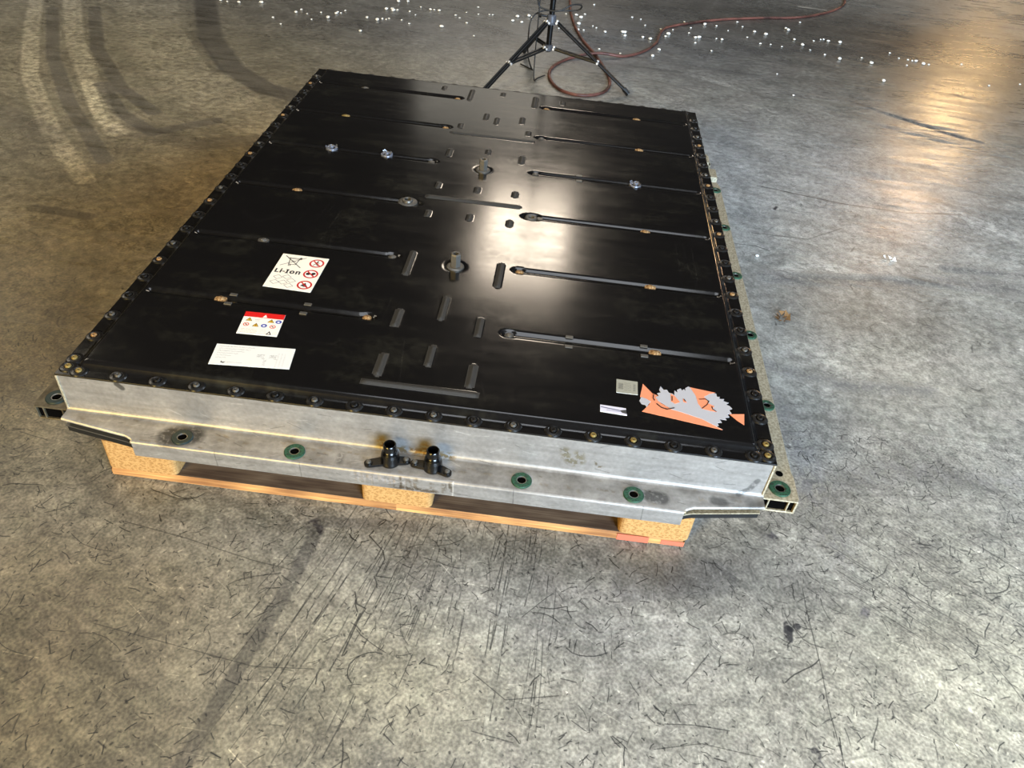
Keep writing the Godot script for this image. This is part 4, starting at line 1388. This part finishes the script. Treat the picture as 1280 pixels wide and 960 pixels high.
func stickers(root: Node3D) -> void:
	var g := RandomNumberGenerator.new()
	g.seed = 3
	var black := Color(0.06, 0.06, 0.07)
	var red := Color(0.72, 0.07, 0.07)
	var grey_ := Color(0.45, 0.45, 0.47)
	# square sign: crossed-out bin, Li-Ion, recycling outline, three prohibitions
	var k := Ink.new(440, 560, Color(0.93, 0.90, 0.85))
	for r in [[95, 72, 60, 165], [170, 60, 165, 72], [60, 165, 78, 205]]:
		pass
	k.line(80, 55, 190, 55, 7, black)
	k.line(90, 55, 104, 160, 7, black)
	k.line(180, 55, 168, 160, 7, black)
	k.line(104, 160, 168, 160, 7, black)
	k.line(74, 68, 196, 68, 6, black)
	k.dot(116, 176, 14, black, 7)
	k.dot(188, 50, 12, black)
	k.line(40, 30, 226, 200, 8, black)
	k.line(232, 32, 34, 196, 6, black)
	k.line(116, 95, 160, 118, 4, black)
	for q in [[80, 388], [160, 370], [215, 420], [150, 460], [75, 470], [215, 500]]:      # loose outline of the recycling arrows
		k.line(q[0] - 42, q[1], q[0], q[1] - 34, 5, grey_)
		k.line(q[0], q[1] - 34, q[0] + 42, q[1], 5, grey_)
		k.line(q[0] - 42, q[1], q[0], q[1] + 34, 5, grey_)
		k.line(q[0], q[1] + 34, q[0] + 42, q[1], 5, grey_)
	for r in 3:
		var cx := 352.0
		var cy := 100.0 + 180.0 * r
		k.dot(cx, cy, 56, Color(0.95, 0.93, 0.9))
		if r == 0:
			k.dot(cx + 4, cy - 32, 9, black)
			k.line(cx + 2, cy - 20, cx - 6, cy + 6, 13, black)
			k.line(cx - 6, cy + 6, cx - 24, cy + 34, 8, black)
			k.line(cx - 4, cy + 6, cx + 18, cy + 34, 8, black)
			k.line(cx - 2, cy - 14, cx - 24, cy - 6, 6, black)
			k.line(cx, cy - 14, cx + 24, cy - 2, 6, black)
		elif r == 1:
			k.dot(cx - 24, cy, 21, black)
			k.dot(cx + 24, cy - 10, 19, black)
			k.dot(cx + 18, cy + 10, 12, black)
		else:
			k.poly([Vector2(cx - 36, cy + 22), Vector2(cx - 18, cy - 10), Vector2(cx + 2, cy - 36), Vector2(cx + 14, cy - 6), Vector2(cx + 34, cy + 22)], black)
			k.line(cx - 6, cy + 30, cx + 30, cy + 28, 6, black)
		k.dot(cx, cy, 68, red, 52)
		k.line(cx - 40, cy - 40, cx + 40, cy + 40, 13, red)
	var sign_ := sticker("warning_sticker", k, [Vector2(-0.394, -0.4775), Vector2(-0.287, -0.4775), Vector2(-0.289, -0.337), Vector2(-0.395, -0.340)], root, "square cream sticker reading Li-Ion with a crossed-out bin and three red prohibition signs")
	var tm := TextMesh.new()
	var font := SystemFont.new()
	font.font_names = PackedStringArray(["Droid Sans"])
	font.font_weight = 700
	tm.font = font
	tm.text = "Li-Ion"
	tm.font_size = 32
	tm.pixel_size = 0.00068
	tm.depth = 0.0003
	tm.horizontal_alignment = HORIZONTAL_ALIGNMENT_CENTER
	tm.material = M.ink
	put("lettering", tm, sign_, Vector3(-0.3615, LID_Y + PANEL + 0.0008, -0.4065), Basis(Vector3.RIGHT, -PI / 2))
	# small sticker with a red head and hazard signs
	k = Ink.new(420, 400, Color(0.93, 0.90, 0.86))
	k.rect(0, 0, 420, 92, Color(0.80, 0.08, 0.06))
	k.poly([Vector2(196, 82), Vector2(220, 30), Vector2(244, 82)], Color(0.96, 0.93, 0.9))
	var yel := Color(0.86, 0.68, 0.10)
	for q in [[70, 130], [300, 130], [160, 222]]:
		k.poly([Vector2(q[0] - 36, q[1] + 36), Vector2(q[0], q[1] - 28), Vector2(q[0] + 36, q[1] + 36)], black)
		k.poly([Vector2(q[0] - 27, q[1] + 31), Vector2(q[0], q[1] - 18), Vector2(q[0] + 27, q[1] + 31)], yel)
		k.line(q[0], q[1] - 4, q[0] + 2, q[1] + 20, 7, black)
	for q in [[58, 230], [338, 236]]:
		k.dot(q[0], q[1], 32, Color(0.78, 0.25, 0.22), 22)
		k.line(q[0] - 20, q[1] - 20, q[0] + 20, q[1] + 20, 8, Color(0.78, 0.25, 0.22))
		k.dot(q[0], q[1], 9, black)
	for q in [[378, 140], [246, 230]]:
		k.dot(q[0], q[1], 32, Color(0.22, 0.28, 0.62))
		k.dot(q[0], q[1] + 2, 14, Color(0.88, 0.88, 0.92))
	k.line(130, 140, 200, 110, 5, grey_)
	k.line(140, 158, 180, 150, 5, grey_)
	for r in 3:
		k.words(30, 305 + r * 28, 170, 12, Color(0.62, 0.45, 0.38), g)
		k.words(220, 300 + r * 30, 70, 10, grey_, g)
	k.poly([Vector2(296, 380), Vector2(326, 316), Vector2(356, 380)], black)
	k.poly([Vector2(312, 370), Vector2(326, 342), Vector2(340, 370)], Color(0.9, 0.88, 0.84))
	k.words(366, 330, 40, 10, grey_, g)
	k.words(366, 360, 40, 10, grey_, g)
	sticker("warning_sticker", k, [Vector2(-0.396, -0.243), Vector2(-0.314, -0.246), Vector2(-0.308, -0.172), Vector2(-0.389, -0.168)], root, "small sticker with a red top band and rows of hazard signs")
	# long white rating plate
	k = Ink.new(760, 310, Color(0.87, 0.87, 0.86))
	for r in 6:
		k.words(40, 26 + r * 34, [330, 300, 250, 190, 130, 90][r], 12, Color(0.5, 0.5, 0.5), g)
	k.poly([Vector2(105, 250), Vector2(120, 268), Vector2(150, 262), Vector2(132, 284), Vector2(104, 276)], black)
	k.words(160, 262, 150, 9, grey_, g)
	for x in [420, 540]:
		for r in 3:
			k.words(x, 118 + r * 18, 64, 13, Color(0.32, 0.32, 0.32), g)
		k.words(x + 48, 176, 24, 13, Color(0.32, 0.32, 0.32), g)
	for r in 6:
		k.words(494, 196 + r * 15, 26, 9, grey_, g)
	for x in [614, 646, 676]:
		for r in 16:
			k.words(x, 90 + r * 13, 12, 6, Color(0.55, 0.55, 0.55), g)
	sticker("rating_plate", k, [Vector2(-0.412, -0.128), Vector2(-0.260, -0.141), Vector2(-0.253, -0.079), Vector2(-0.405, -0.066)], root, "long white rating plate with fine grey print near the front left of the lid")
	# small grey label with print, and a scuffed white strip
	k = Ink.new(200, 190, Color(0.58, 0.57, 0.52))
	for r in 7:
		k.line(20, 55 + r * 13, 62, 55 + r * 13, 7 if r % 2 else 4, Color(0.2, 0.2, 0.2))
	for r in 5:
		k.words(76, 40 + r * 24, 60, 12, Color(0.25, 0.25, 0.25), g)
	for r in 6:
		k.line(160, 50 + r * 18, 176, 50 + r * 18, 7, Color(0.3, 0.3, 0.3))
	sticker("part_label", k, [Vector2(0.376, -0.172), Vector2(0.418, -0.171), Vector2(0.417, -0.131), Vector2(0.375, -0.131)], root, "small grey label with dark print beside the torn orange paper")
	k = Ink.new(240, 100, Color(0.80, 0.79, 0.84))
	k.line(10, 30, 180, 44, 12, Color(0.3, 0.3, 0.4))
	k.line(60, 62, 200, 60, 7, Color(0.5, 0.5, 0.58))
	k.poly([Vector2(180, 40), Vector2(240, 20), Vector2(240, 80), Vector2(196, 70)], Color(0.25, 0.25, 0.25))
	sticker("barcode_strip", k, [Vector2(0.344, -0.0895), Vector2(0.393, -0.0875), Vector2(0.395, -0.067), Vector2(0.344, -0.0695)], root, "small scuffed white strip near the front edge of the lid")
	# torn orange paper with black marker strokes
	var y := LID_Y + PANEL
	var paper := Mb.new()
	paper.prism(PackedVector2Array([Vector2(0.4282, -0.1670), Vector2(0.4462, -0.1412), Vector2(0.4554, -0.1368), Vector2(0.4610, -0.1155), Vector2(0.4814, -0.1014), Vector2(0.5380, -0.0866), Vector2(0.5742, -0.0609), Vector2(0.4240, -0.0848), Vector2(0.4394, -0.1086), Vector2(0.4214, -0.1262)]), y, y + 0.0006)
	var sheet := obj("paper_label", paper, M.orange_paper, root)
	sheet.set_meta("label", "torn orange paper label with handwriting and ragged grey-white tears")
	var corner := Mb.new()
	corner.prism(PackedVector2Array([Vector2(0.5928, -0.1080), Vector2(0.6220, -0.1134), Vector2(0.6178, -0.0820), Vector2(0.6065, -0.0915)]), y, y + 0.0006)
	obj("orange_scrap", corner, M.orange_paper, sheet)
	var torn := Mb.new()
	torn.prism(PackedVector2Array([Vector2(0.4559, -0.1206), Vector2(0.4516, -0.1311), Vector2(0.4580, -0.1352), Vector2(0.4549, -0.1428), Vector2(0.4626, -0.1464), Vector2(0.4598, -0.1541), Vector2(0.4630, -0.1653), Vector2(0.4691, -0.1559), Vector2(0.4754, -0.1571), Vector2(0.4789, -0.1487), Vector2(0.4856, -0.1475), Vector2(0.4889, -0.1431), Vector2(0.4904, -0.1579), Vector2(0.4960, -0.1527), Vector2(0.4955, -0.1610), Vector2(0.5032, -0.1667), Vector2(0.5055, -0.1608), Vector2(0.5094, -0.1657), Vector2(0.5123, -0.1609), Vector2(0.5124, -0.1693), Vector2(0.5189, -0.1756), Vector2(0.5268, -0.1712), Vector2(0.5373, -0.1669), Vector2(0.5510, -0.1674), Vector2(0.5617, -0.1661), Vector2(0.5737, -0.1634), Vector2(0.5736, -0.1551), Vector2(0.5796, -0.1554), Vector2(0.5776, -0.1493), Vector2(0.5877, -0.1503), Vector2(0.5851, -0.1441), Vector2(0.5954, -0.1408), Vector2(0.5893, -0.1344), Vector2(0.5956, -0.1315), Vector2(0.6001, -0.1244), Vector2(0.5936, -0.1192), Vector2(0.5970, -0.1103), Vector2(0.5887, -0.1064), Vector2(0.5916, -0.0984), Vector2(0.5830, -0.0960), Vector2(0.5848, -0.0894), Vector2(0.5710, -0.0899), Vector2(0.5752, -0.0807), Vector2(0.5663, -0.0783), Vector2(0.5681, -0.0711), Vector2(0.5641, -0.0673), Vector2(0.5742, -0.0609), Vector2(0.5377, -0.0838), Vector2(0.4994, -0.0961), Vector2(0.4813, -0.1006), Vector2(0.4687, -0.1110)]), y + 0.0005, y + 0.0011)
	var tp := obj("torn_layer", torn, M.torn_paper, sheet)
	tp.set_meta("label", "ragged grey-white torn paper layer")
	torn = Mb.new()
	torn.prism(PackedVector2Array([Vector2(0.4197, -0.1138), Vector2(0.4235, -0.1258), Vector2(0.4333, -0.1224), Vector2(0.4418, -0.1159), Vector2(0.4373, -0.1082), Vector2(0.4331, -0.0971), Vector2(0.4307, -0.1038), Vector2(0.4234, -0.1056)]), y + 0.0005, y + 0.0011)
	obj("torn_layer", torn, M.torn_paper, sheet)
	for outline in [PackedVector2Array([Vector2(0.4821, -0.1468), Vector2(0.4893, -0.1411), Vector2(0.4988, -0.1246), Vector2(0.4891, -0.1180), Vector2(0.4814, -0.1234)]), PackedVector2Array([Vector2(0.5221, -0.1736), Vector2(0.5713, -0.1663), Vector2(0.5598, -0.1608), Vector2(0.5471, -0.1492), Vector2(0.5534, -0.1422), Vector2(0.5554, -0.1304), Vector2(0.5656, -0.1251), Vector2(0.5606, -0.1162), Vector2(0.5692, -0.1091), Vector2(0.5573, -0.1097), Vector2(0.5405, -0.1132), Vector2(0.5342, -0.1265), Vector2(0.5317, -0.1492)]), PackedVector2Array([Vector2(0.5050, -0.1359), Vector2(0.5105, -0.1309), Vector2(0.5122, -0.1251), Vector2(0.5056, -0.1259)])]:
		var scrap := Mb.new()
		scrap.prism(outline, y + 0.0009, y + 0.0014)
		obj("orange_scrap", scrap, M.orange_paper, sheet)
	for pts in [[0.4481, -0.1374, 0.4469, -0.1270, 0.4492, -0.1201], [0.4523, -0.1119, 0.4616, -0.1017, 0.4720, -0.0989, 0.4869, -0.1056], [0.4843, -0.1390, 0.4834, -0.1250], [0.5071, -0.1351, 0.5098, -0.1287], [0.5370, -0.1400, 0.5500, -0.1432, 0.5561, -0.1375, 0.5510, -0.1264, 0.5405, -0.1136], [0.5606, -0.1234, 0.5606, -0.1162, 0.5679, -0.1097]]:
		var ink := Mb.new()
		for i in range(0, pts.size() - 2, 2):
			var A := Vector2(pts[i], pts[i + 1])
			var B := Vector2(pts[i + 2], pts[i + 3])
			var w := (B - A).normalized().orthogonal() * 0.0009
			ink.prism(PackedVector2Array([A - w, B - w, B + w, A + w]), y + 0.0012, y + 0.0018)
		obj("marker_stroke", ink, M.ink, sheet)


func ports(root: Node3D) -> void:
	# two black coolant ports bolted to the front flange: [x, z, left ear end, right ear end]
	for q in [[-0.036, 0.0315, Vector2(-0.0375, 0.0145), Vector2(0.0295, -0.004)], [0.045, 0.0325, Vector2(-0.0345, -0.001), Vector2(0.029, 0.0125)]]:
		var at := Vector3(q[0], FLANGE_Y, q[1])
		var b := Mb.new()
		b.lathe([Vector2(0.0185, 0.0), Vector2(0.0185, 0.004), Vector2(0.0178, 0.009), Vector2(0.0172, 0.019), Vector2(0.0155, 0.025), Vector2(0.0130, 0.0275), Vector2(0.0138, 0.030), Vector2(0.0125, 0.032), Vector2(0.0122, 0.045), Vector2(0.0112, 0.0465), Vector2(0.0098, 0.0465), Vector2(0.0095, 0.006), Vector2(0.0, 0.006)], 28)
		var p := obj("coolant_port", b, M.black_plastic, root, at)
		p.set_meta("label", "black plastic coolant port with two bolt ears")
		for e in [q[2], q[3]]:
			var ear := Mb.new()
			var d: Vector2 = e
			var w := d.normalized().orthogonal()
			var o := PackedVector2Array()
			o.append(w * 0.011)
			var l := d.length()
			for k in 9:
				var a := PI * k / 8.0
				o.append(d.normalized() * (l + sin(a) * 0.0085) + w * cos(a) * 0.0085)
			o.append(-w * 0.011)
			ear.prism(o, 0.0004, 0.0055)
			ear.lathe([Vector2(0.0078, 0.005), Vector2(0.0072, 0.0072), Vector2(0.0048, 0.0072)], 16, Vector3(d.x, 0, d.y))
			obj("ear", ear, M.black_plastic, p)
			var s := Mb.new()
			s.lathe([Vector2(0.005, 0.0055), Vector2(0.0047, 0.0095), Vector2(0.0032, 0.0105), Vector2(0.0, 0.0105)], 10, Vector3(d.x, 0, d.y))
			obj("screw", s, M.dull_steel, p)
	# the washers on the front flange
	for q in [[-0.430, M.dark_washer], [-0.216, M.green_washer], [0.213, M.green_washer], [0.423, M.green_washer]]:
		ring(root, q[0], FLANGE_Y, 0.038, 0.0195, q[1])


# ------------------------------------------------------------------ light stand, hose, cord, litter
func tripod() -> void:
	var c := Vector3(0.107, 0, -2.655)
	var t := thing("light_stand", "black folding tripod stand behind the battery pack", "tripod stand", c)
	var b := Mb.new()
	b.tube([Vector3(0, 0.135, 0), Vector3(0, 0.95, 0)], 0.0125, 14)
	b.tube([Vector3(0, 0.95, 0), Vector3(0, 1.5, 0)], 0.0105, 14)
	obj("pole", b, M.stand_black, t)
	var k := Mb.new()
	k.lathe([Vector2(0.013, 0.25), Vector2(0.021, 0.252), Vector2(0.022, 0.262), Vector2(0.021, 0.288), Vector2(0.017, 0.294), Vector2(0.013, 0.294)], 16)
	obj("collar", k, M.stand_collar, t)
	k = Mb.new()
	k.lathe([Vector2(0.013, 0.138), Vector2(0.019, 0.140), Vector2(0.020, 0.162), Vector2(0.013, 0.165)], 16)
	obj("collar", k, M.stand_collar, t)
	k = Mb.new()
	k.tube([Vector3(-0.02, 0.285, 0.005), Vector3(-0.045, 0.286, 0.008)], 0.005, 8)
	k.lathe([Vector2(0.0, -0.006), Vector2(0.010, -0.005), Vector2(0.010, 0.005), Vector2(0.0, 0.006)], 10, Vector3(-0.05, 0.286, 0.009), Basis(Vector3.FORWARD, PI / 2))
	obj("clamp_knob", k, M.stand_black, t)
	var feet := [Vector3(0.498, 0, -2.583) - c, Vector3(-0.022, 0, -3.027) - c, Vector3(-0.165, 0, -2.335) - c]
	for f in feet:
		var d := Vector3(f.x, 0, f.z).normalized()
		var top: Vector3 = d * 0.028 + Vector3.UP * 0.262
		var foot: Vector3 = Vector3(f.x, 0.012, f.z)
		var side := d.cross(Vector3.UP).normalized()
		var leg := Mb.new()
		for s in [-1.0, 1.0]:
			leg.tube([top + side * s * 0.0065, foot + side * s * 0.0065], 0.0062, 8)
		var l := obj("leg", leg, M.stand_black, t)
		var cap := Mb.new()
		cap.tube([foot + (top - foot).normalized() * 0.03, foot - Vector3.UP * 0.004], 0.0115, 10)
		obj("rubber_foot", cap, M.black_rubber, l)
		var joint: Vector3 = top.lerp(foot, 0.56)
		var low: Vector3 = d * 0.026 + Vector3.UP * 0.150
		var br := Mb.new()
		for s in [-1.0, 1.0]:
			br.tube([low + side * s * 0.009, joint + side * s * 0.009], 0.0055, 6)
		obj("brace", br, M.stand_black, t)
		for p in [top, joint, low]:
			var rv := Mb.new()
			rv.tube([p - side * 0.0155, p + side * 0.0155], 0.0055, 8)
			rv.tube([p + Vector3.UP * 0.004, p + Vector3(0, 0.010, 0)], 0.0055, 8)
			obj("joint_rivet", rv, M.white_rivet, t)


func spline(pts: Array, y: float, per := 6) -> Array:
	var out := []
	var n := pts.size()
	for i in n - 1:
		for k in per:
			var a: Vector3 = pts[maxi(i - 1, 0)]
			var b: Vector3 = pts[i]
			var c: Vector3 = pts[i + 1]
			var d: Vector3 = pts[mini(i + 2, n - 1)]
			out.append(b.cubic_interpolate(c, a, d, float(k) / per))
	out.append(pts[n - 1])
	return out


func hose_and_cord() -> void:
	var xz := [0.10, -4.75, 0.168, -4.13, 0.183, -3.87, 0.215, -3.60, 0.263, -3.351, 0.34, -3.10, 0.393, -2.879, 0.413, -2.704, 0.376, -2.563, 0.278, -2.500, 0.185, -2.542, 0.129, -2.674, 0.131, -2.835, 0.209, -3.00, 0.35, -3.09, 0.488, -3.135, 0.601, -3.269, 0.668, -3.434, 0.694, -3.590, 0.743, -3.749, 0.879, -3.885, 1.086, -4.053, 1.350, -4.195, 1.622, -4.324, 1.881, -4.580, 2.036, -4.886, 2.10, -5.4]
	var pts := []
	for i in range(0, xz.size(), 2):
		var y := 0.0075
		if i == 28:
			y = 0.022      # crosses over itself
		pts.append(Vector3(xz[i], y, xz[i + 1]))
	var b := Mb.new()
	b.tube(spline(pts, 0.0), 0.0072, 8)
	tag(obj("air_hose", b, M.red_hose), "dusty red air hose looping on the floor by the tripod stand", "hose")
	# black cord: hangs beside the pole and coils round it
	var c := Vector3(0.107, 0, -2.655)
	var cord := Mb.new()
	cord.tube(spline([c + Vector3(-0.012, 0.62, 0.02), c + Vector3(-0.060, 0.46, 0.03), c + Vector3(-0.065, 0.34, 0.02), c + Vector3(-0.03, 0.315, 0.02), c + Vector3(0.03, 0.315, 0.022), c + Vector3(0.085, 0.34, 0.0), c + Vector3(0.125, 0.335, -0.03), c + Vector3(0.115, 0.31, -0.05), c + Vector3(0.04, 0.30, -0.045), c + Vector3(-0.04, 0.295, -0.03), c + Vector3(-0.085, 0.27, 0.0), c + Vector3(-0.095, 0.21, 0.01), c + Vector3(-0.09, 0.10, -0.02), c + Vector3(-0.07, 0.03, -0.06), c + Vector3(-0.07, 0.006, -0.12), c + Vector3(-0.13, 0.006, -0.18)], 0.0), 0.0034, 6)
	tag(obj("power_cord", cord, M.black_rubber), "thin black cord coiled round the pole of the tripod stand", "cord")
	var c2 := Mb.new()
	c2.tube(spline([c + Vector3(-0.02, 0.55, 0.01), c + Vector3(-0.055, 0.40, 0.012), c + Vector3(-0.057, 0.25, 0.012), c + Vector3(-0.056, 0.10, 0.014), c + Vector3(-0.05, 0.012, 0.03), c + Vector3(-0.035, 0.006, -0.01), c + Vector3(-0.005, 0.006, -0.06)], 0.0), 0.003, 6)
	tag(obj("power_cord", c2, M.black_rubber), "black cord hanging straight down beside the tripod pole", "cord")


func crumb_mesh(seed_: int, r: float) -> ArrayMesh:
	var g := RandomNumberGenerator.new()
	g.seed = seed_
	var b := Mb.new()
	var rings := 4
	var segs := 7
	var pt := func(i: int, k: int) -> Vector3:
		var th := PI * i / rings
		var ph := TAU * (k % segs) / segs
		var h := sin(i * 12.9 + (k % segs) * 7.3 + seed_) if i > 0 and i < rings else 0.3
		var rr := r * (1.0 + 0.28 * h)
		return Vector3(sin(th) * cos(ph) * rr * 1.2, r * 0.62 * (1.0 + cos(th)), sin(th) * sin(ph) * rr)
	for i in rings:
		for k in segs:
			var A: Vector3 = pt.call(i, k)
			var B: Vector3 = pt.call(i, k + 1)
			var C: Vector3 = pt.call(i + 1, k + 1)
			var D: Vector3 = pt.call(i + 1, k)
			var mid := (A + B + C + D) * 0.25 - Vector3(0, r * 0.6, 0)
			b.tri(A, B, C, mid)
			b.tri(A, C, D, mid)
	return made([b], [M.white_foam])


func debris() -> void:
	var shapes := [crumb_mesh(1, 0.0062), crumb_mesh(2, 0.0085), crumb_mesh(3, 0.005), crumb_mesh(4, 0.0105), crumb_mesh(5, 0.0055)]
	var xz := [-0.35, -3.74, -0.27, -3.62, -0.25, -3.62, -0.13, -3.55, -0.11, -3.64, -0.08, -3.54, -0.05, -3.68, -0.03, -3.66, -0.37, -3.42, -0.30, -3.20, 0.13, -3.51, 0.16, -3.81, 0.22, -3.81, 0.25, -3.77, 0.27, -3.85, 0.24, -3.64, 0.32, -4.08, 0.32, -3.63, 0.34, -3.60, 0.24, -3.52, 0.27, -3.53, 0.39, -3.54, 0.49, -3.57, 0.36, -3.22, 0.47, -3.19, 0.55, -3.90, 0.60, -3.88, 0.62, -3.76, 0.50, -3.51, 0.50, -3.57, 0.60, -3.52, 0.64, -3.50, 0.71, -3.72, 0.78, -3.74, 0.86, -3.93, 0.89, -3.82, 0.87, -3.71, 0.90, -3.63, 0.92, -3.64, 0.89, -3.53, 0.98, -3.92, 1.05, -3.92, 1.11, -3.85, 1.02, -3.66, 1.05, -3.65, 1.21, -3.97, 1.27, -3.89, 1.33, -3.86, 1.19, -4.06, 1.21, -3.76, 1.27, -3.66, 1.33, -3.67, 1.39, -3.65, 1.48, -4.04, 1.49, -4.01, 1.49, -3.82, 1.52, -3.73, 1.60, -4.22, 1.55, -3.65, 1.61, -3.84, 1.66, -3.89, 1.68, -3.90, 1.70, -3.87, 1.77, -3.87, 1.62, -3.59, 1.69, -3.54, 1.83, -3.61, 1.28, -3.15, 1.31, -2.85, 0.64, -3.21, 0.97, -3.42, 0.68, -3.33, 0.75, -3.64, 0.73, -3.59,
		-1.14, -3.30, -1.06, -3.34, -1.04, -3.33, -1.03, -3.38, -1.06, -3.31, -1.08, -3.22, -0.89, -3.30, -0.83, -3.28, -0.81, -3.31, -0.79, -3.31, -0.78, -3.33, -0.71, -3.33, -0.66, -3.28, -0.80, -3.51, -0.79, -3.48, -0.77, -3.50, -0.83, -3.49, -0.70, -3.50, -0.66, -3.45, -0.66, -3.61, -0.60, -3.58, -0.58, -3.59, -0.55, -3.58, -0.49, -3.29, -0.45, -3.53, -0.42, -3.49, -0.37, -3.41, -0.40, -3.61, -0.33, -3.60, -0.75, -3.69, -0.80, -3.67, -0.87, -3.06, 1.86, -3.53, 2.03, -3.77, 2.06, -3.69, 2.11, -3.68, 2.07, -3.57, 2.13, -3.67, 2.15, -3.67, 2.18, -3.63, 2.21, -3.63, 1.85, -3.24, 2.42, -3.71, 2.65, -3.46, 2.45, -3.37, -1.69, -3.31, -1.65, -3.30, -1.59, -3.31, -1.48, -3.35, -1.34, -3.12, -1.27, -3.03, -1.25, -3.31, -1.20, -3.25, -1.15, -3.16, -1.26, -3.25]
	for i in range(0, xz.size(), 2):
		var o := put("foam_crumb", shapes[(i * 7 / 2 + i / 10) % 5], null, Vector3(xz[i], 0.0, xz[i + 1]), Basis(Vector3.UP, i * 1.7))
		tag(o, "small white foam crumb scattered on the floor in the band beyond the pack", "crumb", "white foam crumbs on the floor")
	var leaf := Mb.new()
	for k in 7:
		var a := k * 0.9
		var p := Vector3(cos(a) * 0.010, 0.003, sin(a) * 0.012)
		leaf.tri(p, p + Vector3(0.018 * cos(a + 1.0), 0.001 + 0.008 * (k % 2), 0.016 * sin(a + 1.0)), p + Vector3(0.012 * cos(a - 0.6), 0.014 - 0.003 * (k % 3), 0.014 * sin(a - 0.6)), Vector3.UP)
		leaf.tri(p, p + Vector3(0.018 * cos(a + 1.0), 0.001, 0.016 * sin(a + 1.0)), p + Vector3(-0.008, 0.0, 0.009), Vector3.DOWN)
	tag(obj("dry_leaf", leaf, M.dry_leaf, null, Vector3(0.918, 0.0, -0.894)), "crumpled brown dry leaf on the floor right of the pack", "leaf")
	var scrap := Mb.new()
	for k in 5:
		var a := k * 1.3
		var p := Vector3(cos(a) * 0.012, 0.001, sin(a) * 0.008)
		scrap.tri(p, p + Vector3(0.016 * cos(a + 0.7), 0.008 * (k % 2), 0.012 * sin(a + 0.7)), p + Vector3(0.012 * cos(a - 0.9), 0.010 - 0.004 * (k % 3), 0.012 * sin(a - 0.9)), Vector3.UP)
	tag(obj("paper_scrap", scrap, M.white_foam, null, Vector3(1.347, 0.0, -1.323)), "small crumpled white scrap on the floor far right of the pack", "scrap")
	tag(put("foam_pellet", shapes[2], null, Vector3(0.895, 0, -1.24)), "single white pellet on the floor just right of the pack rail", "crumb")
